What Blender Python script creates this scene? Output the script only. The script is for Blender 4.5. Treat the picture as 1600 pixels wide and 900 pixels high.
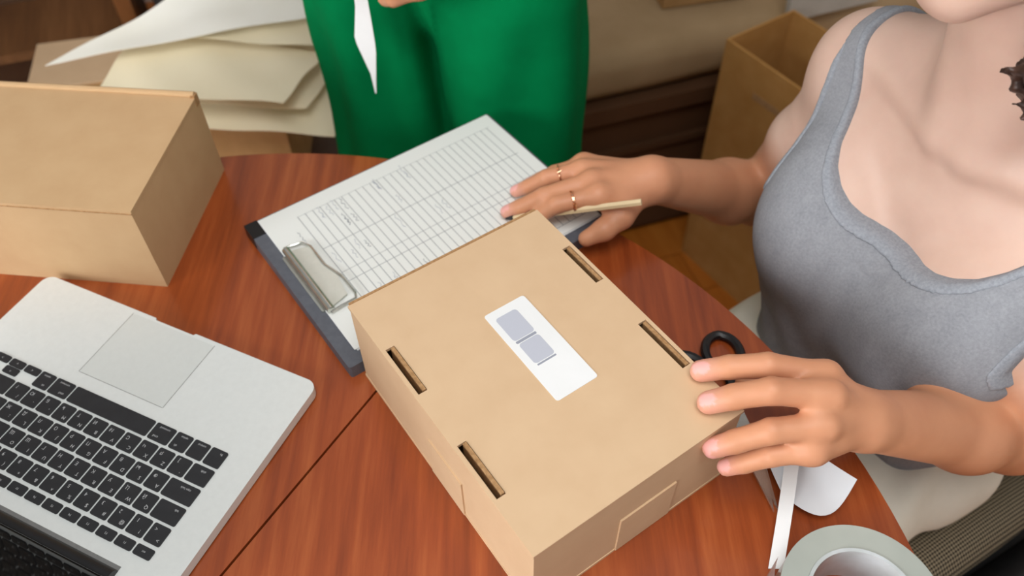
import bpy, bmesh, math, random
import numpy as np
from mathutils import Vector, Matrix

random.seed(7); rng = np.random.default_rng(7)
for o in list(bpy.data.objects): bpy.data.objects.remove(o)
S = bpy.context.scene
C = S.collection
T = 0.75                                   # height of the table top

# ------------------------------------------------------------------ camera, world, lights, exposure
PITCH, ROLL = 0.8722, -0.0166
cd = bpy.data.cameras.new('camera'); cam = bpy.data.objects.new('camera', cd); C.objects.link(cam)
cd.sensor_width = 36.0; cd.lens = 36.0 * 1306.8 / 1600.0; cd.clip_start = 0.02
cam.location = (0, 0, T + 0.651)
cam.rotation_mode = 'QUATERNION'
cam.rotation_quaternion = (Matrix.Rotation(math.pi / 2 - PITCH, 3, 'X') @ Matrix.Rotation(ROLL, 3, 'Z')).to_quaternion()
cd.dof.use_dof = True; cd.dof.focus_distance = 0.66; cd.dof.aperture_fstop = 5.0
S.camera = cam

ROOM = math.radians(18)                    # the room stands turned against the view
def room(x, y, z=0.0):                     # room coordinates -> world
    c, s = math.cos(ROOM), math.sin(ROOM)
    return Vector((c * x - s * y, s * x + c * y, z))

w = bpy.data.worlds.new('sky'); S.world = w; w.use_nodes = True
bg = w.node_tree.nodes['Background']; bg.inputs[0].default_value = (0.985, 0.992, 1.0, 1); bg.inputs[1].default_value = 0.27

def area(name, loc, target, sx, sy, power, col):
    l = bpy.data.lights.new(name, 'AREA'); l.shape = 'RECTANGLE'; l.size = sx; l.size_y = sy
    l.energy = power; l.color = col
    o = bpy.data.objects.new(name, l); C.objects.link(o); o.location = loc
    o.rotation_euler = (Vector(target) - Vector(loc)).to_track_quat('-Z', 'Y').to_euler()
    return o
WIN_X, WIN_Y, WIN_W, WIN_Z0, WIN_Z1 = -2.3, -0.75, 2.0, 0.85, 2.35
area('window_daylight', room(WIN_X + 0.05, WIN_Y, (WIN_Z0 + WIN_Z1) / 2), room(WIN_X + 1.05, WIN_Y, (WIN_Z0 + WIN_Z1) / 2 - 0.25),
     WIN_W - 0.1, WIN_Z1 - WIN_Z0 - 0.1, 66, (0.975, 0.99, 1.0))
area('overhead_fill', (0.02, -0.10, 2.45), (0.02, 0.2, 0.75), 0.9, 0.9, 16, (1.0, 1.0, 0.985))  # unseen soft fill added above the table to brighten upward faces

S.view_settings.view_transform = 'Standard'; S.view_settings.look = 'None'
S.view_settings.gamma = 1.0; S.view_settings.exposure = 0.24; S.view_settings.use_curve_mapping = False

# ------------------------------------------------------------------ materials
def srgb(r, g, b):
    f = lambda c: (c / 255 / 12.92) if c / 255 <= 0.04045 else ((c / 255 + 0.055) / 1.055) ** 2.4
    return (f(r), f(g), f(b), 1.0)
class NT:
    def __init__(s, name, rough=0.6, metal=0.0, coat=0.0, spec=0.5):
        s.m = bpy.data.materials.new(name); s.m.use_nodes = True
        s.t = s.m.node_tree; s.p = s.t.nodes['Principled BSDF']
        s.p.inputs['Roughness'].default_value = rough; s.p.inputs['Metallic'].default_value = metal
        s.p.inputs['Coat Weight'].default_value = coat; s.p.inputs['Specular IOR Level'].default_value = spec
    def n(s, t, **kw):
        x = s.t.nodes.new(t)
        for k, v in kw.items(): setattr(x, k, v)
        return x
    def l(s, a, b): s.t.links.new(a, b)
    def coord(s, scale=(1, 1, 1), rot=(0, 0, 0), kind='Object'):
        tc = s.n('ShaderNodeTexCoord'); mp = s.n('ShaderNodeMapping')
        mp.inputs['Scale'].default_value = scale; mp.inputs['Rotation'].default_value = rot
        s.l(tc.outputs[kind], mp.inputs[0]); return mp.outputs[0]
    def noise(s, vec, scale, detail=4, rough=0.55):
        x = s.n('ShaderNodeTexNoise'); x.inputs['Scale'].default_value = scale
        x.inputs['Detail'].default_value = detail; x.inputs['Roughness'].default_value = rough
        s.l(vec, x.inputs['Vector']); return x.outputs['Fac']
    def ramp(s, fac, stops):
        r = s.n('ShaderNodeValToRGB'); e = r.color_ramp.elements
        while len(e) < len(stops): e.new(0.5)
        for el, (p, c) in zip(e, stops): el.position = p; el.color = c
        s.l(fac, r.inputs[0]); return r.outputs[0]
    def base(s, c):
        if isinstance(c, tuple): s.p.inputs['Base Color'].default_value = c
        else: s.l(c, s.p.inputs['Base Color'])
        return s
    def bump(s, h, strength=0.2, dist=0.002):
        b = s.n('ShaderNodeBump'); b.inputs['Strength'].default_value = strength; b.inputs['Distance'].default_value = dist
        s.l(h, b.inputs['Height']); s.l(b.outputs[0], s.p.inputs['Normal']); return s
    def math(s, op, a, b=0.0, c=None):
        x = s.n('ShaderNodeMath', operation=op)
        for i, v in enumerate((a, b, c)):
            if v is None: continue
            if isinstance(v, (int, float)): x.inputs[i].default_value = v
            else: s.l(v, x.inputs[i])
        return x.outputs[0]
def speckle(name, c1, c2, scale=60, rough=0.7, metal=0.0, stretch=(1, 1, 1), bump=0.0, coat=0.0, detail=4, spec=0.5, lo=0.3, hi=0.7):
    k = NT(name, rough, metal, coat, spec); v = k.coord(stretch); f = k.noise(v, scale, detail)
    k.base(k.ramp(f, [(lo, c1), (hi, c2)]))
    if bump: k.bump(f, bump)
    return k.m

def wood(name, c1, c2, c3, axis_rot, scale=1.0, rough=0.3, coat=0.3):
    k = NT(name, rough, 0, coat); v = k.coord((26 * scale, 1.6 * scale, 8 * scale), (0, 0, axis_rot))
    f = k.noise(v, 3.0, 7, 0.62); v2 = k.coord((5 * scale, 0.7 * scale, 2), (0, 0, axis_rot)); g = k.noise(v2, 2.5, 3)
    mx = k.n('ShaderNodeMix', data_type='FLOAT'); mx.inputs[0].default_value = 0.42
    k.l(f, mx.inputs[2]); k.l(g, mx.inputs[3])
    k.base(k.ramp(mx.outputs[0], [(0.30, c1), (0.5, c2), (0.70, c3)])); k.bump(f, 0.05, 0.001)
    k.p.inputs['Coat Roughness'].default_value = 0.12
    return k.m
M = {}
GR = math.atan2(0.103, 0.164)
M['table'] = wood('table_wood', srgb(112, 46, 18), srgb(150, 70, 30), srgb(180, 98, 50), GR, 1.0, 0.30, 0.35)
M['card'] = speckle('cardboard', srgb(208, 176, 140), srgb(213, 182, 146), 30, 0.78, bump=0.03, spec=0.25)
M['card_brown'] = speckle('cardboard_left', srgb(196, 161, 120), srgb(201, 167, 126), 30, 0.78, bump=0.03, spec=0.25)
M['card_edge'] = speckle('cardboard_edge', srgb(150, 112, 74), srgb(186, 147, 105), 300, 0.9, spec=0.1)
M['card_dark'] = speckle('cardboard_brown', srgb(168, 130, 84), srgb(182, 144, 98), 25, 0.8, spec=0.2)
M['card_gold'] = speckle('cardboard_golden', srgb(176, 128, 70), srgb(190, 143, 84), 20, 0.8, spec=0.2)
M['alu'] = speckle('brushed_aluminium', srgb(220, 224, 222), srgb(224, 228, 226), 200, 0.45, 0.12)
M['alu_pad'] = speckle('trackpad_glass', srgb(212, 216, 213), srgb(215, 219, 216), 200, 0.38, 0.1)
M['alu_edge'] = speckle('aluminium_chamfer', srgb(150, 150, 148), srgb(160, 160, 158), 200, 0.35, 0.8)
M['key'] = speckle('key_black', srgb(36, 37, 40), srgb(42, 43, 46), 80, 0.5, spec=0.4)
M['legend'] = NT('key_legend', 0.6).base(srgb(190, 192, 194)).m
M['black'] = speckle('black_plastic', srgb(14, 14, 16), srgb(20, 20, 22), 60, 0.4)
M['glass_black'] = NT('screen_glass', 0.06).base(srgb(10, 11, 12)).m
M['board'] = speckle('grey_board', srgb(84, 87, 95), srgb(94, 97, 105), 150, 0.55, bump=0.05)
M['steel'] = speckle('bright_steel', srgb(196, 198, 190), srgb(212, 213, 206), 90, 0.22, 0.9)
M['steel_plate'] = speckle('clip_plate', srgb(212, 213, 202), srgb(222, 222, 212), 90, 0.35, 0.3)
M['white_paper'] = speckle('white_paper', srgb(228, 229, 228), srgb(235, 236, 236), 12, 0.8, spec=0.2)
M['liner'] = speckle('liner_paper', srgb(214, 219, 224), srgb(224, 229, 233), 12, 0.35, spec=0.5)
M['print'] = NT('grey_print', 0.8).base(srgb(186, 189, 200)).m
M['print_dark'] = NT('grey_print_dark', 0.8).base(srgb(150, 154, 166)).m
M['ink'] = NT('ink', 0.7).base(srgb(70, 76, 96)).m
M['ink_faint'] = NT('ink_faint', 0.7).base(srgb(150, 156, 168)).m
M['pencil'] = speckle('pencil_wood', srgb(214, 190, 148), srgb(228, 206, 166), 200, 0.5, stretch=(1, 1, 0.1))
M['graphite'] = NT('graphite', 0.5).base(srgb(38, 36, 36)).m
M['gold'] = NT('rose_gold', 0.25, 1.0).base(srgb(238, 186, 150)).m
M['tape_side'] = speckle('tape_side', srgb(160, 166, 158), srgb(184, 189, 180), 9, 0.3, coat=0.3, stretch=(1, 1, 1))
k = NT('tape_film', 0.08); k.base(srgb(206, 212, 212)); k.p.inputs['Transmission Weight'].default_value = 0.35; M['tape_film'] = k.m
M['tape_core'] = speckle('tape_core', srgb(170, 176, 172), srgb(214, 220, 224), 18, 0.25, coat=0.5)
M['green'] = speckle('green_cloth', srgb(0, 118, 66), srgb(0, 126, 71), 25, 0.85, bump=0.05, spec=0.05)
M['cream'] = speckle('cream_cloth', srgb(234, 229, 212), srgb(240, 235, 219), 40, 0.85, bump=0.1, spec=0.2)
M['shirt'] = speckle('white_shirt', srgb(218, 218, 214), srgb(228, 228, 224), 40, 0.85, bump=0.1, spec=0.2)
M['tissue'] = speckle('cream_tissue', srgb(238, 225, 192), srgb(244, 233, 204), 5, 0.8, spec=0.2)
M['tissue_white'] = speckle('white_tissue', srgb(240, 237, 224), srgb(246, 244, 236), 5, 0.8, spec=0.2)
M['hair'] = speckle('dark_brown_hair', srgb(38, 26, 21), srgb(78, 54, 44), 40, 0.45, stretch=(6, 6, 0.8), detail=6)
M['shelf'] = wood('shelf_wood', srgb(92, 58, 32), srgb(118, 78, 44), srgb(140, 96, 58), 1.57, 0.8, 0.5, 0.05)
M['stile'] = wood('stile_wood', srgb(110, 66, 30), srgb(130, 80, 40), srgb(144, 92, 50), 0, 0.8, 0.5, 0.05)
M['bedbase'] = speckle('brown_bed_base', srgb(84, 56, 36), srgb(96, 66, 44), 6, 0.7, spec=0.2)
M['bedcover'] = speckle('beige_bed_cover', srgb(160, 134, 100), srgb(174, 148, 114), 8, 0.9, bump=0.3, spec=0.1)
M['greybin'] = speckle('dark_grey_felt', srgb(56, 52, 50), srgb(66, 62, 60), 60, 0.9, bump=0.1)
M['palegrey'] = speckle('pale_grey_card', srgb(166, 160, 150), srgb(176, 170, 160), 20, 0.8)
M['wall'] = speckle('wall_paint', srgb(222, 212, 198), srgb(228, 219, 206), 3, 0.9, bump=0.05, spec=0.2)
M['frame'] = speckle('window_paint', srgb(230, 230, 226), srgb(238, 238, 234), 30, 0.5)
M['plank'] = wood('floor_plank', srgb(168, 92, 26), srgb(190, 110, 36), srgb(206, 128, 50), 0, 0.7, 0.4, 0.2)
M['darkwood'] = speckle('bench_wood', srgb(70, 46, 28), srgb(86, 58, 36), 6, 0.5, stretch=(1, 8, 4))
M['eye'] = NT('eye_white', 0.2).base(srgb(232, 228, 222)).m
M['iris'] = NT('iris', 0.2).base(srgb(70, 46, 30)).m
M['shoe'] = speckle('shoe_canvas', srgb(210, 206, 198), srgb(220, 216, 208), 50, 0.8)
k = NT('pane_glass', 0.02); k.base((1, 1, 1, 1)); k.p.inputs['Transmission Weight'].default_value = 1.0; k.p.inputs['IOR'].default_value = 1.05; M['pane'] = k.m
# heathered grey jersey
k = NT('grey_jersey', 0.9, spec=0.15); v = k.coord((1, 1, 1)); f = k.noise(v, 420, 3); g = k.noise(k.coord((1, 1, 0.35)), 60, 4)
k.base(k.ramp(k.math('ADD', k.math('MULTIPLY', f, 0.6), k.math('MULTIPLY', g, 0.4)), [(0.3, srgb(130, 132, 138)), (0.7, srgb(154, 156, 161))])); k.bump(f, 0.15, 0.0006); M['jersey'] = k.m
k = NT('jersey_binding', 0.9, spec=0.15); f = k.noise(k.coord((1, 1, 1)), 420, 3); k.base(k.ramp(f, [(0.3, srgb(136, 140, 147)), (0.7, srgb(156, 160, 167))])); M['binding'] = k.m
# black and beige small check
k = NT('tweed_check', 0.9, spec=0.1)
ck = k.n('ShaderNodeTexChecker'); ck.inputs['Scale'].default_value = 380; ck.inputs[1].default_value = srgb(40, 37, 34); ck.inputs[2].default_value = srgb(150, 136, 112)
k.l(k.coord((1, 1, 0), (0, 0, 0.785)), ck.inputs[0]); k.base(ck.outputs[0]); M['tweed'] = k.m
# skin: colour attribute carries the darker, more orange arms, the nails and the lips
k = NT('skin', 0.48, spec=0.4); at_ = k.n('ShaderNodeAttribute'); at_.attribute_name = 'tint'
v = k.coord((1, 1, 1)); f = k.noise(v, 28, 4)
mx = k.n('ShaderNodeMix', data_type='RGBA', blend_type='MULTIPLY'); mx.inputs[0].default_value = 1.0
k.l(at_.outputs['Color'], mx.inputs[6]); k.l(k.ramp(f, [(0.3, (0.92, 0.88, 0.87, 1)), (0.7, (1, 1, 1, 1))]), mx.inputs[7])
k.l(mx.outputs[2], k.p.inputs['Base Color'])
k.p.inputs['Subsurface Weight'].default_value = 0.12; k.p.inputs['Subsurface Radius'].default_value = (1.0, 0.35, 0.2); k.p.inputs['Subsurface Scale'].default_value = 0.008
k.bump(k.noise(v, 700, 2), 0.06, 0.0004); M['skin'] = k.m
# ruled order sheet: cross rules, column rules (flat print)
k = NT('ruled_sheet', 0.75, spec=0.25)
sp = k.n('ShaderNodeSeparateXYZ'); tc = k.n('ShaderNodeTexCoord'); k.l(tc.outputs['Object'], sp.inputs[0])
X, Y = sp.outputs[0], sp.outputs[1]
def band(c, lo, hi): return k.math('MULTIPLY', k.math('GREATER_THAN', c, lo), k.math('LESS_THAN', c, hi))
area_m = k.math('MULTIPLY', band(X, 0.0355, 0.2865), band(Y, 0.010, 0.190))
pit = 0.0088
fx = k.math('FRACT', k.math('DIVIDE', k.math('SUBTRACT', X, 0.0358), pit))
ln = k.math('LESS_THAN', fx, 0.085)
cols = None
for cy, wd in ((0.0105, 0.0006), (0.190, 0.0006), (0.078, 0.0005), (0.092, 0.0004), (0.132, 0.0005)):
    b = k.math('LESS_THAN', k.math('ABSOLUTE', k.math('SUBTRACT', Y, cy)), wd)
    cols = b if cols is None else k.math('MAXIMUM', cols, b)
msk = k.math('MULTIPLY', k.math('MAXIMUM', k.math('MULTIPLY', ln, 0.8), k.math('MULTIPLY', cols, 0.55)), area_m)
mm = k.n('ShaderNodeMix', data_type='RGBA'); k.l(msk, mm.inputs[0]); mm.inputs[6].default_value = srgb(230, 232, 228); mm.inputs[7].default_value = srgb(108, 112, 120)
k.l(mm.outputs[2], k.p.inputs['Base Color']); M['sheet'] = k.m

# ------------------------------------------------------------------ builders
def link(name, me, mat=None, parent=None, loc=None, rotz=None):
    o = bpy.data.objects.new(name, me); C.objects.link(o)
    if mat is not None and me is not None:
        for m_ in (mat if isinstance(mat, (list, tuple)) else [mat]): me.materials.append(m_)
    if parent is not None: o.parent = parent
    if loc is not None: o.location = loc
    if rotz is not None: o.rotation_euler = (0, 0, rotz)
    return o
def tag(o, label, cat, group=None, kind=None):
    o['label'] = label; o['category'] = cat
    if group: o['group'] = group
    if kind: o['kind'] = kind
    return o
def thing(name, label, cat, loc=(0, 0, 0), rotz=0, group=None):
    o = link(name, None, loc=loc, rotz=rotz); o.empty_display_size = 0.05
    return tag(o, label, cat, group)
def struct(o): o['kind'] = 'structure'; return o
def mesh(bm, name, smooth=False, bevel=0.0, seg=2):
    if bevel > 0:
        bmesh.ops.bevel(bm, geom=[e for e in bm.edges if len(e.link_faces) == 2 and e.calc_face_angle() > 0.5], offset=bevel, segments=seg, affect='EDGES', profile=0.6, clamp_overlap=True)
    bmesh.ops.recalc_face_normals(bm, faces=bm.faces)
    me = bpy.data.meshes.new(name); bm.to_mesh(me); bm.free()
    if smooth:
        me.polygons.foreach_set('use_smooth', [True] * len(me.polygons))
        if hasattr(me, 'set_sharp_from_angle'): me.set_sharp_from_angle(angle=0.7)
    return me
def box_bm(bm, x0, x1, y0, y1, z0, z1):
    v = [bm.verts.new(p) for p in ((x0, y0, z0), (x1, y0, z0), (x1, y1, z0), (x0, y1, z0), (x0, y0, z1), (x1, y0, z1), (x1, y1, z1), (x0, y1, z1))]
    for f in ((3, 2, 1, 0), (4, 5, 6, 7), (0, 1, 5, 4), (1, 2, 6, 5), (2, 3, 7, 6), (3, 0, 4, 7)): bm.faces.new([v[i] for i in f])
def box(name, x0, x1, y0, y1, z0, z1, mat, parent=None, bevel=0.0, seg=2, loc=None, rotz=None):
    bm = bmesh.new(); box_bm(bm, x0, x1, y0, y1, z0, z1)
    return link(name, mesh(bm, name, bevel > 0, bevel, seg), mat, parent, loc, rotz)
def prism(pts, z0, z1):                    # closed outline -> solid
    bm = bmesh.new(); lo = [bm.verts.new((x, y, z0)) for x, y in pts]; hi = [bm.verts.new((x, y, z1)) for x, y in pts]
    bm.faces.new(lo[::-1]); bm.faces.new(hi); n = len(pts)
    for i in range(n): bm.faces.new((lo[i], lo[(i + 1) % n], hi[(i + 1) % n], hi[i]))
    return bm
def rrect(x0, x1, y0, y1, r, n=6):
    out = []
    for cx, cy, a in ((x1 - r, y1 - r, 0), (x0 + r, y1 - r, 90), (x0 + r, y0 + r, 180), (x1 - r, y0 + r, 270)):
        for i in range(n + 1):
            t = math.radians(a + 90 * i / n); out.append((cx + r * math.cos(t), cy + r * math.sin(t)))
    return out
def tube(pts, rad, seg=8, closed=False):
    P = [Vector(p) for p in pts]; n = len(P); R = rad if isinstance(rad, (list, tuple)) else [rad] * n
    bm = bmesh.new(); rings = []; up = None
    for i in range(n):
        if closed: d = P[(i + 1) % n] - P[i - 1]
        else: d = P[min(i + 1, n - 1)] - P[max(i - 1, 0)]
        d.normalize()
        if up is None: up = d.orthogonal().normalized()
        up = (up - d * up.dot(d)).normalized(); sd = d.cross(up)
        rings.append([bm.verts.new(P[i] + (up * math.cos(2 * math.pi * j / seg) + sd * math.sin(2 * math.pi * j / seg)) * R[i]) for j in range(seg)])
    for i in range(n if closed else n - 1):
        a, b = rings[i], rings[(i + 1) % n]
        sh = 0
        if closed and i == n - 1: sh = min(range(seg), key=lambda q: (a[0].co - b[q].co).length)
        for j in range(seg): bm.faces.new((a[j], a[(j + 1) % seg], b[(j + 1 + sh) % seg], b[(j + sh) % seg]))
    if not closed: bm.faces.new(rings[0][::-1]); bm.faces.new(rings[-1])
    return bm
def lathe(prof, n=48):                     # closed profile (r, z) revolved about z
    bm = bmesh.new(); rings = []
    for i in range(n):
        a = 2 * math.pi * i / n; rings.append([bm.verts.new((r * math.cos(a), r * math.sin(a), z)) for r, z in prof])
    m = len(prof)
    for i in range(n):
        a, b = rings[i], rings[(i + 1) % n]
        for j in range(m): bm.faces.new((a[j], b[j], b[(j + 1) % m], a[(j + 1) % m]))
    return bm
def holed_plate(us, vs, holes, z0, z1):    # grid plate with some cells left open
    bm = bmesh.new(); nu, nv = len(us) - 1, len(vs) - 1
    cells = {(i, j) for i in range(nu) for j in range(nv)} - set(holes); V = {}
    def g(i, j, k):
        if (i, j, k) not in V: V[i, j, k] = bm.verts.new((us[i], vs[j], (z0, z1)[k]))
        return V[i, j, k]
    for i, j in cells:
        bm.faces.new((g(i, j, 1), g(i + 1, j, 1), g(i + 1, j + 1, 1), g(i, j + 1, 1)))
        bm.faces.new((g(i, j, 0), g(i, j + 1, 0), g(i + 1, j + 1, 0), g(i + 1, j, 0)))
        for (di, dj), (a, b) in (((-1, 0), ((i, j), (i, j + 1))), ((1, 0), ((i + 1, j + 1), (i + 1, j))), ((0, -1), ((i + 1, j), (i, j))), ((0, 1), ((i, j + 1), (i + 1, j + 1)))):
            if (i + di, j + dj) not in cells: bm.faces.new((g(*a, 0), g(*a, 1), g(*b, 1), g(*b, 0)))
    return bm
def sheet_bm(corners, nu, nv, fz, thick=0.0006):   # bilinear sheet with relief and a little thickness
    a, b, c, d = [Vector(p) for p in corners]; bm = bmesh.new(); top, bot = [], []
    for i in range(nu + 1):
        for j in range(nv + 1):
            s, t = i / nu, j / nv
            p = a * (1 - s) * (1 - t) + b * s * (1 - t) + c * s * t + d * (1 - s) * t + Vector(fz(s, t))
            top.append(bm.verts.new(p + Vector((0, 0, thick)))); bot.append(bm.verts.new(p))
    q = lambda i, j: i * (nv + 1) + j
    for i in range(nu):
        for j in range(nv):
            bm.faces.new([top[q(*x)] for x in ((i, j), (i + 1, j), (i + 1, j + 1), (i, j + 1))])
            bm.faces.new([bot[q(*x)] for x in ((i, j), (i, j + 1), (i + 1, j + 1), (i + 1, j))])
    rim = [(i, 0) for i in range(nu)] + [(nu, j) for j in range(nv)] + [(i, nv) for i in range(nu, 0, -1)] + [(0, j) for j in range(nv, 0, -1)]
    for x, y in zip(rim, rim[1:] + rim[:1]): bm.faces.new((top[q(*x)], bot[q(*x)], bot[q(*y)], top[q(*y)]))
    return bm

# ------------------------------------------------------------------ setting
fl = struct(box('floor', -2.6, 3.2, -2.2, 2.9, -0.05, -0.012, M['plank'], rotz=ROOM))
pw = 0.115; pl_me = {}
bm = bmesh.new(); box_bm(bm, -0.55, 0.55, -pw / 2 + 0.0012, pw / 2 - 0.0012, -0.012, 0.0); pl_me = mesh(bm, 'plank', True, 0.0015, 1); pl_me.materials.append(M['plank'])
for r_ in range(-3, 24):
    for c_ in range(-1, 4):
        o = link('plank', pl_me, None, fl); o.location = (-0.9 + c_ * 1.102 + (r_ % 3) * 0.37, r_ * pw, 0)
def wall_panel(name, pieces): 
    bm = bmesh.new()
    for p in pieces: box_bm(bm, *p)
    return struct(link(name, mesh(bm, name), M['wall'], rotz=ROOM))
wall_panel('wall_back', [(-2.6, 3.2, 2.6, 2.7, 0, 2.6)])
y0, y1 = WIN_Y - WIN_W / 2, WIN_Y + WIN_W / 2
wall_panel('wall_left', [(-2.4, -2.3, -2.2, y0, 0, 2.6), (-2.4, -2.3, y1, 2.6, 0, 2.6), (-2.4, -2.3, y0, y1, 0, WIN_Z0), (-2.4, -2.3, y0, y1, WIN_Z1, 2.6)])
wall_panel('wall_right', [(2.7, 2.8, -2.2, 2.7, 0, 2.6)])
wn = struct(link('window_1', None, rotz=ROOM))
for a in ((y0, y0 + .05, WIN_Z0, WIN_Z1), (y1 - .05, y1, WIN_Z0, WIN_Z1), (y0 + .05, y1 - .05, WIN_Z0, WIN_Z0 + .05), (y0 + .05, y1 - .05, WIN_Z1 - .05, WIN_Z1), (WIN_Y - .025, WIN_Y + .025, WIN_Z0 + .05, WIN_Z1 - .05)):
    box('window_frame', -2.38, -2.33, a[0], a[1], a[2], a[3], M['frame'], wn)
for a in ((y0 + .05, WIN_Y - .025), (WIN_Y + .025, y1 - .05)): box('pane', -2.36, -2.354, a[0], a[1], WIN_Z0 + .05, WIN_Z1 - .05, M['pane'], wn)
struct(box('baseboard_back', -2.3, 3.2, 2.585, 2.6, 0, 0.08, M['frame'], rotz=ROOM))

# ------------------------------------------------------------------ round table
TC = Vector((-0.266, 0.169)); TR = 0.591
tab = thing('dining_table', 'round glossy reddish-brown wooden table with a seam across the top', 'table', (TC.x, TC.y, 0))
sd = Vector((0.103, 0.164)).normalized(); sn = Vector((-sd.y, sd.x))
off = (Vector((-0.1294, 0.4212)) - TC).dot(sn)
for sgn in (1, -1):                        # two leaves that meet at the seam
    h = off + sgn * 0.0011; a0 = math.asin(h / TR); pts = []
    n = 90
    aa, bb = (a0, math.pi - a0) if sgn > 0 else (-math.pi - a0, a0)
    for i in range(n + 1):
        a = aa + (bb - aa) * i / n; p = sd * (TR * math.cos(a)) + sn * (TR * math.sin(a)); pts.append((p.x, p.y))
    link('table_leaf', mesh(prism(pts, T - 0.028, T), 'table_leaf', True, 0.0022, 2), M['table'], tab)
link('apron', mesh(lathe([(0.50, T - 0.10), (0.52, T - 0.10), (0.52, T - 0.028), (0.50, T - 0.028)], 64), 'apron', True), M['table'], tab)
for i in range(4):
    a = math.radians(20 + 90 * i); bx, by = 0.44 * math.cos(a), 0.44 * math.sin(a)
    o = link('leg', mesh(tube([(bx, by, 0), (bx, by, 0.3), (bx, by, 0.6), (bx, by, T - 0.028)], [0.02, 0.026, 0.034, 0.036], 12), 'leg', True), M['table'], tab)

# ------------------------------------------------------------------ cartons on the table
def mailer(name, label, loc, rotz, L, W, H, slots, group=None, mat='card', near_hinge=False):
    e = thing(name, label, 'box', loc, rotz, group); t = 0.003
    bm = bmesh.new()                       # four walls and the bottom, lid panel closes them
    box_bm(bm, 0.0003, L - 0.0003, 0.0003, W - 0.0003, 0.0, t)
    box_bm(bm, 0.001, 0.001 + t, 0.001, W - 0.001, t, H - t); box_bm(bm, L - 0.001 - t, L - 0.001, 0.001, W - 0.001, t, H - t)
    box_bm(bm, 0.001 + t, L - 0.001 - t, 0.001, 0.001 + t, t, H - t); box_bm(bm, 0.001 + t, L - 0.001 - t, W - 0.001 - t, W - 0.001, t, H - t)
    link('box_body', mesh(bm, 'box_body'), M[mat], e)
    us = sorted({0, L} | {u for s in slots for u in s[:2]}); vs = sorted({0, W} | {v for s in slots for v in s[2:]})
    holes = [(i, j) for i in range(len(us) - 1) for j in range(len(vs) - 1) for s in slots if us[i] >= s[0] - 1e-6 and us[i + 1] <= s[1] + 1e-6 and vs[j] >= s[2] - 1e-6 and vs[j + 1] <= s[3] + 1e-6]
    bm = holed_plate(us, vs, holes, H - t, H)
    lid = link('lid', mesh(bm, 'lid', True, 0.0013, 3), M[mat], e)
    for s in slots:                        # locking tab standing in each slot, corrugated edge up
        left = s[0] < L / 2
        bm = bmesh.new()
        if left: box_bm(bm, s[1] - 0.0036, s[1] - 0.0006, s[2] + 0.001, s[3] - 0.001, H - 0.016, H + 0.0006)
        else: box_bm(bm, s[0] + 0.0045, s[0] + 0.0075, s[2] + 0.001, s[3] - 0.001, H - 0.016, H - 0.0006)
        link('locking_tab', mesh(bm, 'locking_tab', True, 0.0006, 1), M['card_edge'], lid)
    return e
ML, MW, MH = 0.1978, 0.2664, 0.1031
Bm = mailer('cardboard_box', 'flat brown mailer box with a white shipping label in the middle of the table', (0.0115, 0.2231, T), 0.5995, ML, MW, MH,
            [(0.0035, 0.0115, 0.156, 0.208), (0.0035, 0.0115, 0.049, 0.101), (ML - 0.0115, ML - 0.003, 0.165, 0.213), (ML - 0.0115, ML - 0.003, 0.056, 0.110)])
# folded rim strips along the two side edges of the lid and the rear fold
rim = box('fold_rim', 0.002, ML - 0.002, MW, MW + 0.0022, MH - 0.014, MH + 0.0006, M['card_edge'], Bm, 0.0008, 1)
box('side_flap', 0.082, 0.138, -0.0005, 0.001, 0.001, 0.055, M['card'], Bm, 0.0004, 1)
box('side_flap', -0.0005, 0.001, 0.095, 0.145, 0.001, 0.055, M['card'], Bm, 0.0004, 1)
# shipping label on the lid
lab = thing('shipping_label', 'white sticker with grey blurred print stuck on the labelled mailer box', 'label', (0.0210, 0.3985, T + MH + 0.0001), 0.5995)
lab.location = (0.0213, 0.3987, T + MH + 0.0001)
lw_, lh_ = 0.0405, 0.1015
bm = prism(rrect(-lw_ / 2, lw_ / 2, -lh_ / 2, lh_ / 2, 0.0025, 3), 0, 0.00035); link('sticker', mesh(bm, 'sticker'), M['white_paper'], lab)
def printed(x0, x1, y0, y1, mat, r=0.003):
    link('print_block', mesh(prism(rrect(x0, x1, y0, y1, r, 4), 0.0003, 0.00042), 'print_block'), mat, lab)
printed(-0.0145, 0.0065, 0.0145, 0.0425, M['print']); printed(-0.0135, 0.0065, -0.013, 0.0105, M['print'])
printed(-0.0140, 0.0060, 0.0112, 0.0138, M['print_dark'], 0.001); printed(-0.0125, 0.0060, -0.0155, -0.0138, M['print_dark'], 0.0007)

LB = thing('cardboard_box', 'closed brown carton without label standing behind the laptop', 'box', (-0.3523, 0.5562, T), -0.1185)
LW_, LD_, LH_ = 0.33, 0.1781, 0.1074
bm = bmesh.new(); box_bm(bm, -LW_, 0, 0, LD_, 0, LH_ - 0.003); link('box_body', mesh(bm, 'box_body', True, 0.0008, 1), M['card_brown'], LB)
box('lid', -LW_ - 0.001, 0.0005, 0.0, LD_ - 0.004, LH_ - 0.003, LH_, M['card_brown'], LB, 0.001, 2)
link('fold_rim', mesh(tube([(-LW_, LD_ - 0.0035, LH_ - 0.0005), (-0.1, LD_ - 0.0035, LH_ + 0.0008), (-0.001, LD_ - 0.0035, LH_ + 0.0012)], 0.0035, 8), 'fold_rim', True), M['card_brown'], LB)
box('corner_notch', -0.004, 0.0008, LD_ - 0.0085, LD_ - 0.0005, LH_ - 0.0105, LH_ + 0.0022, M['card_edge'], LB, 0.0005, 1)
link('front_seam', mesh(tube([(-LW_, -0.0002, LH_ - 0.0035), (0.0, -0.0002, LH_ - 0.0035)], 0.0007, 6), 'front_seam'), M['card_edge'], LB)

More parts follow.
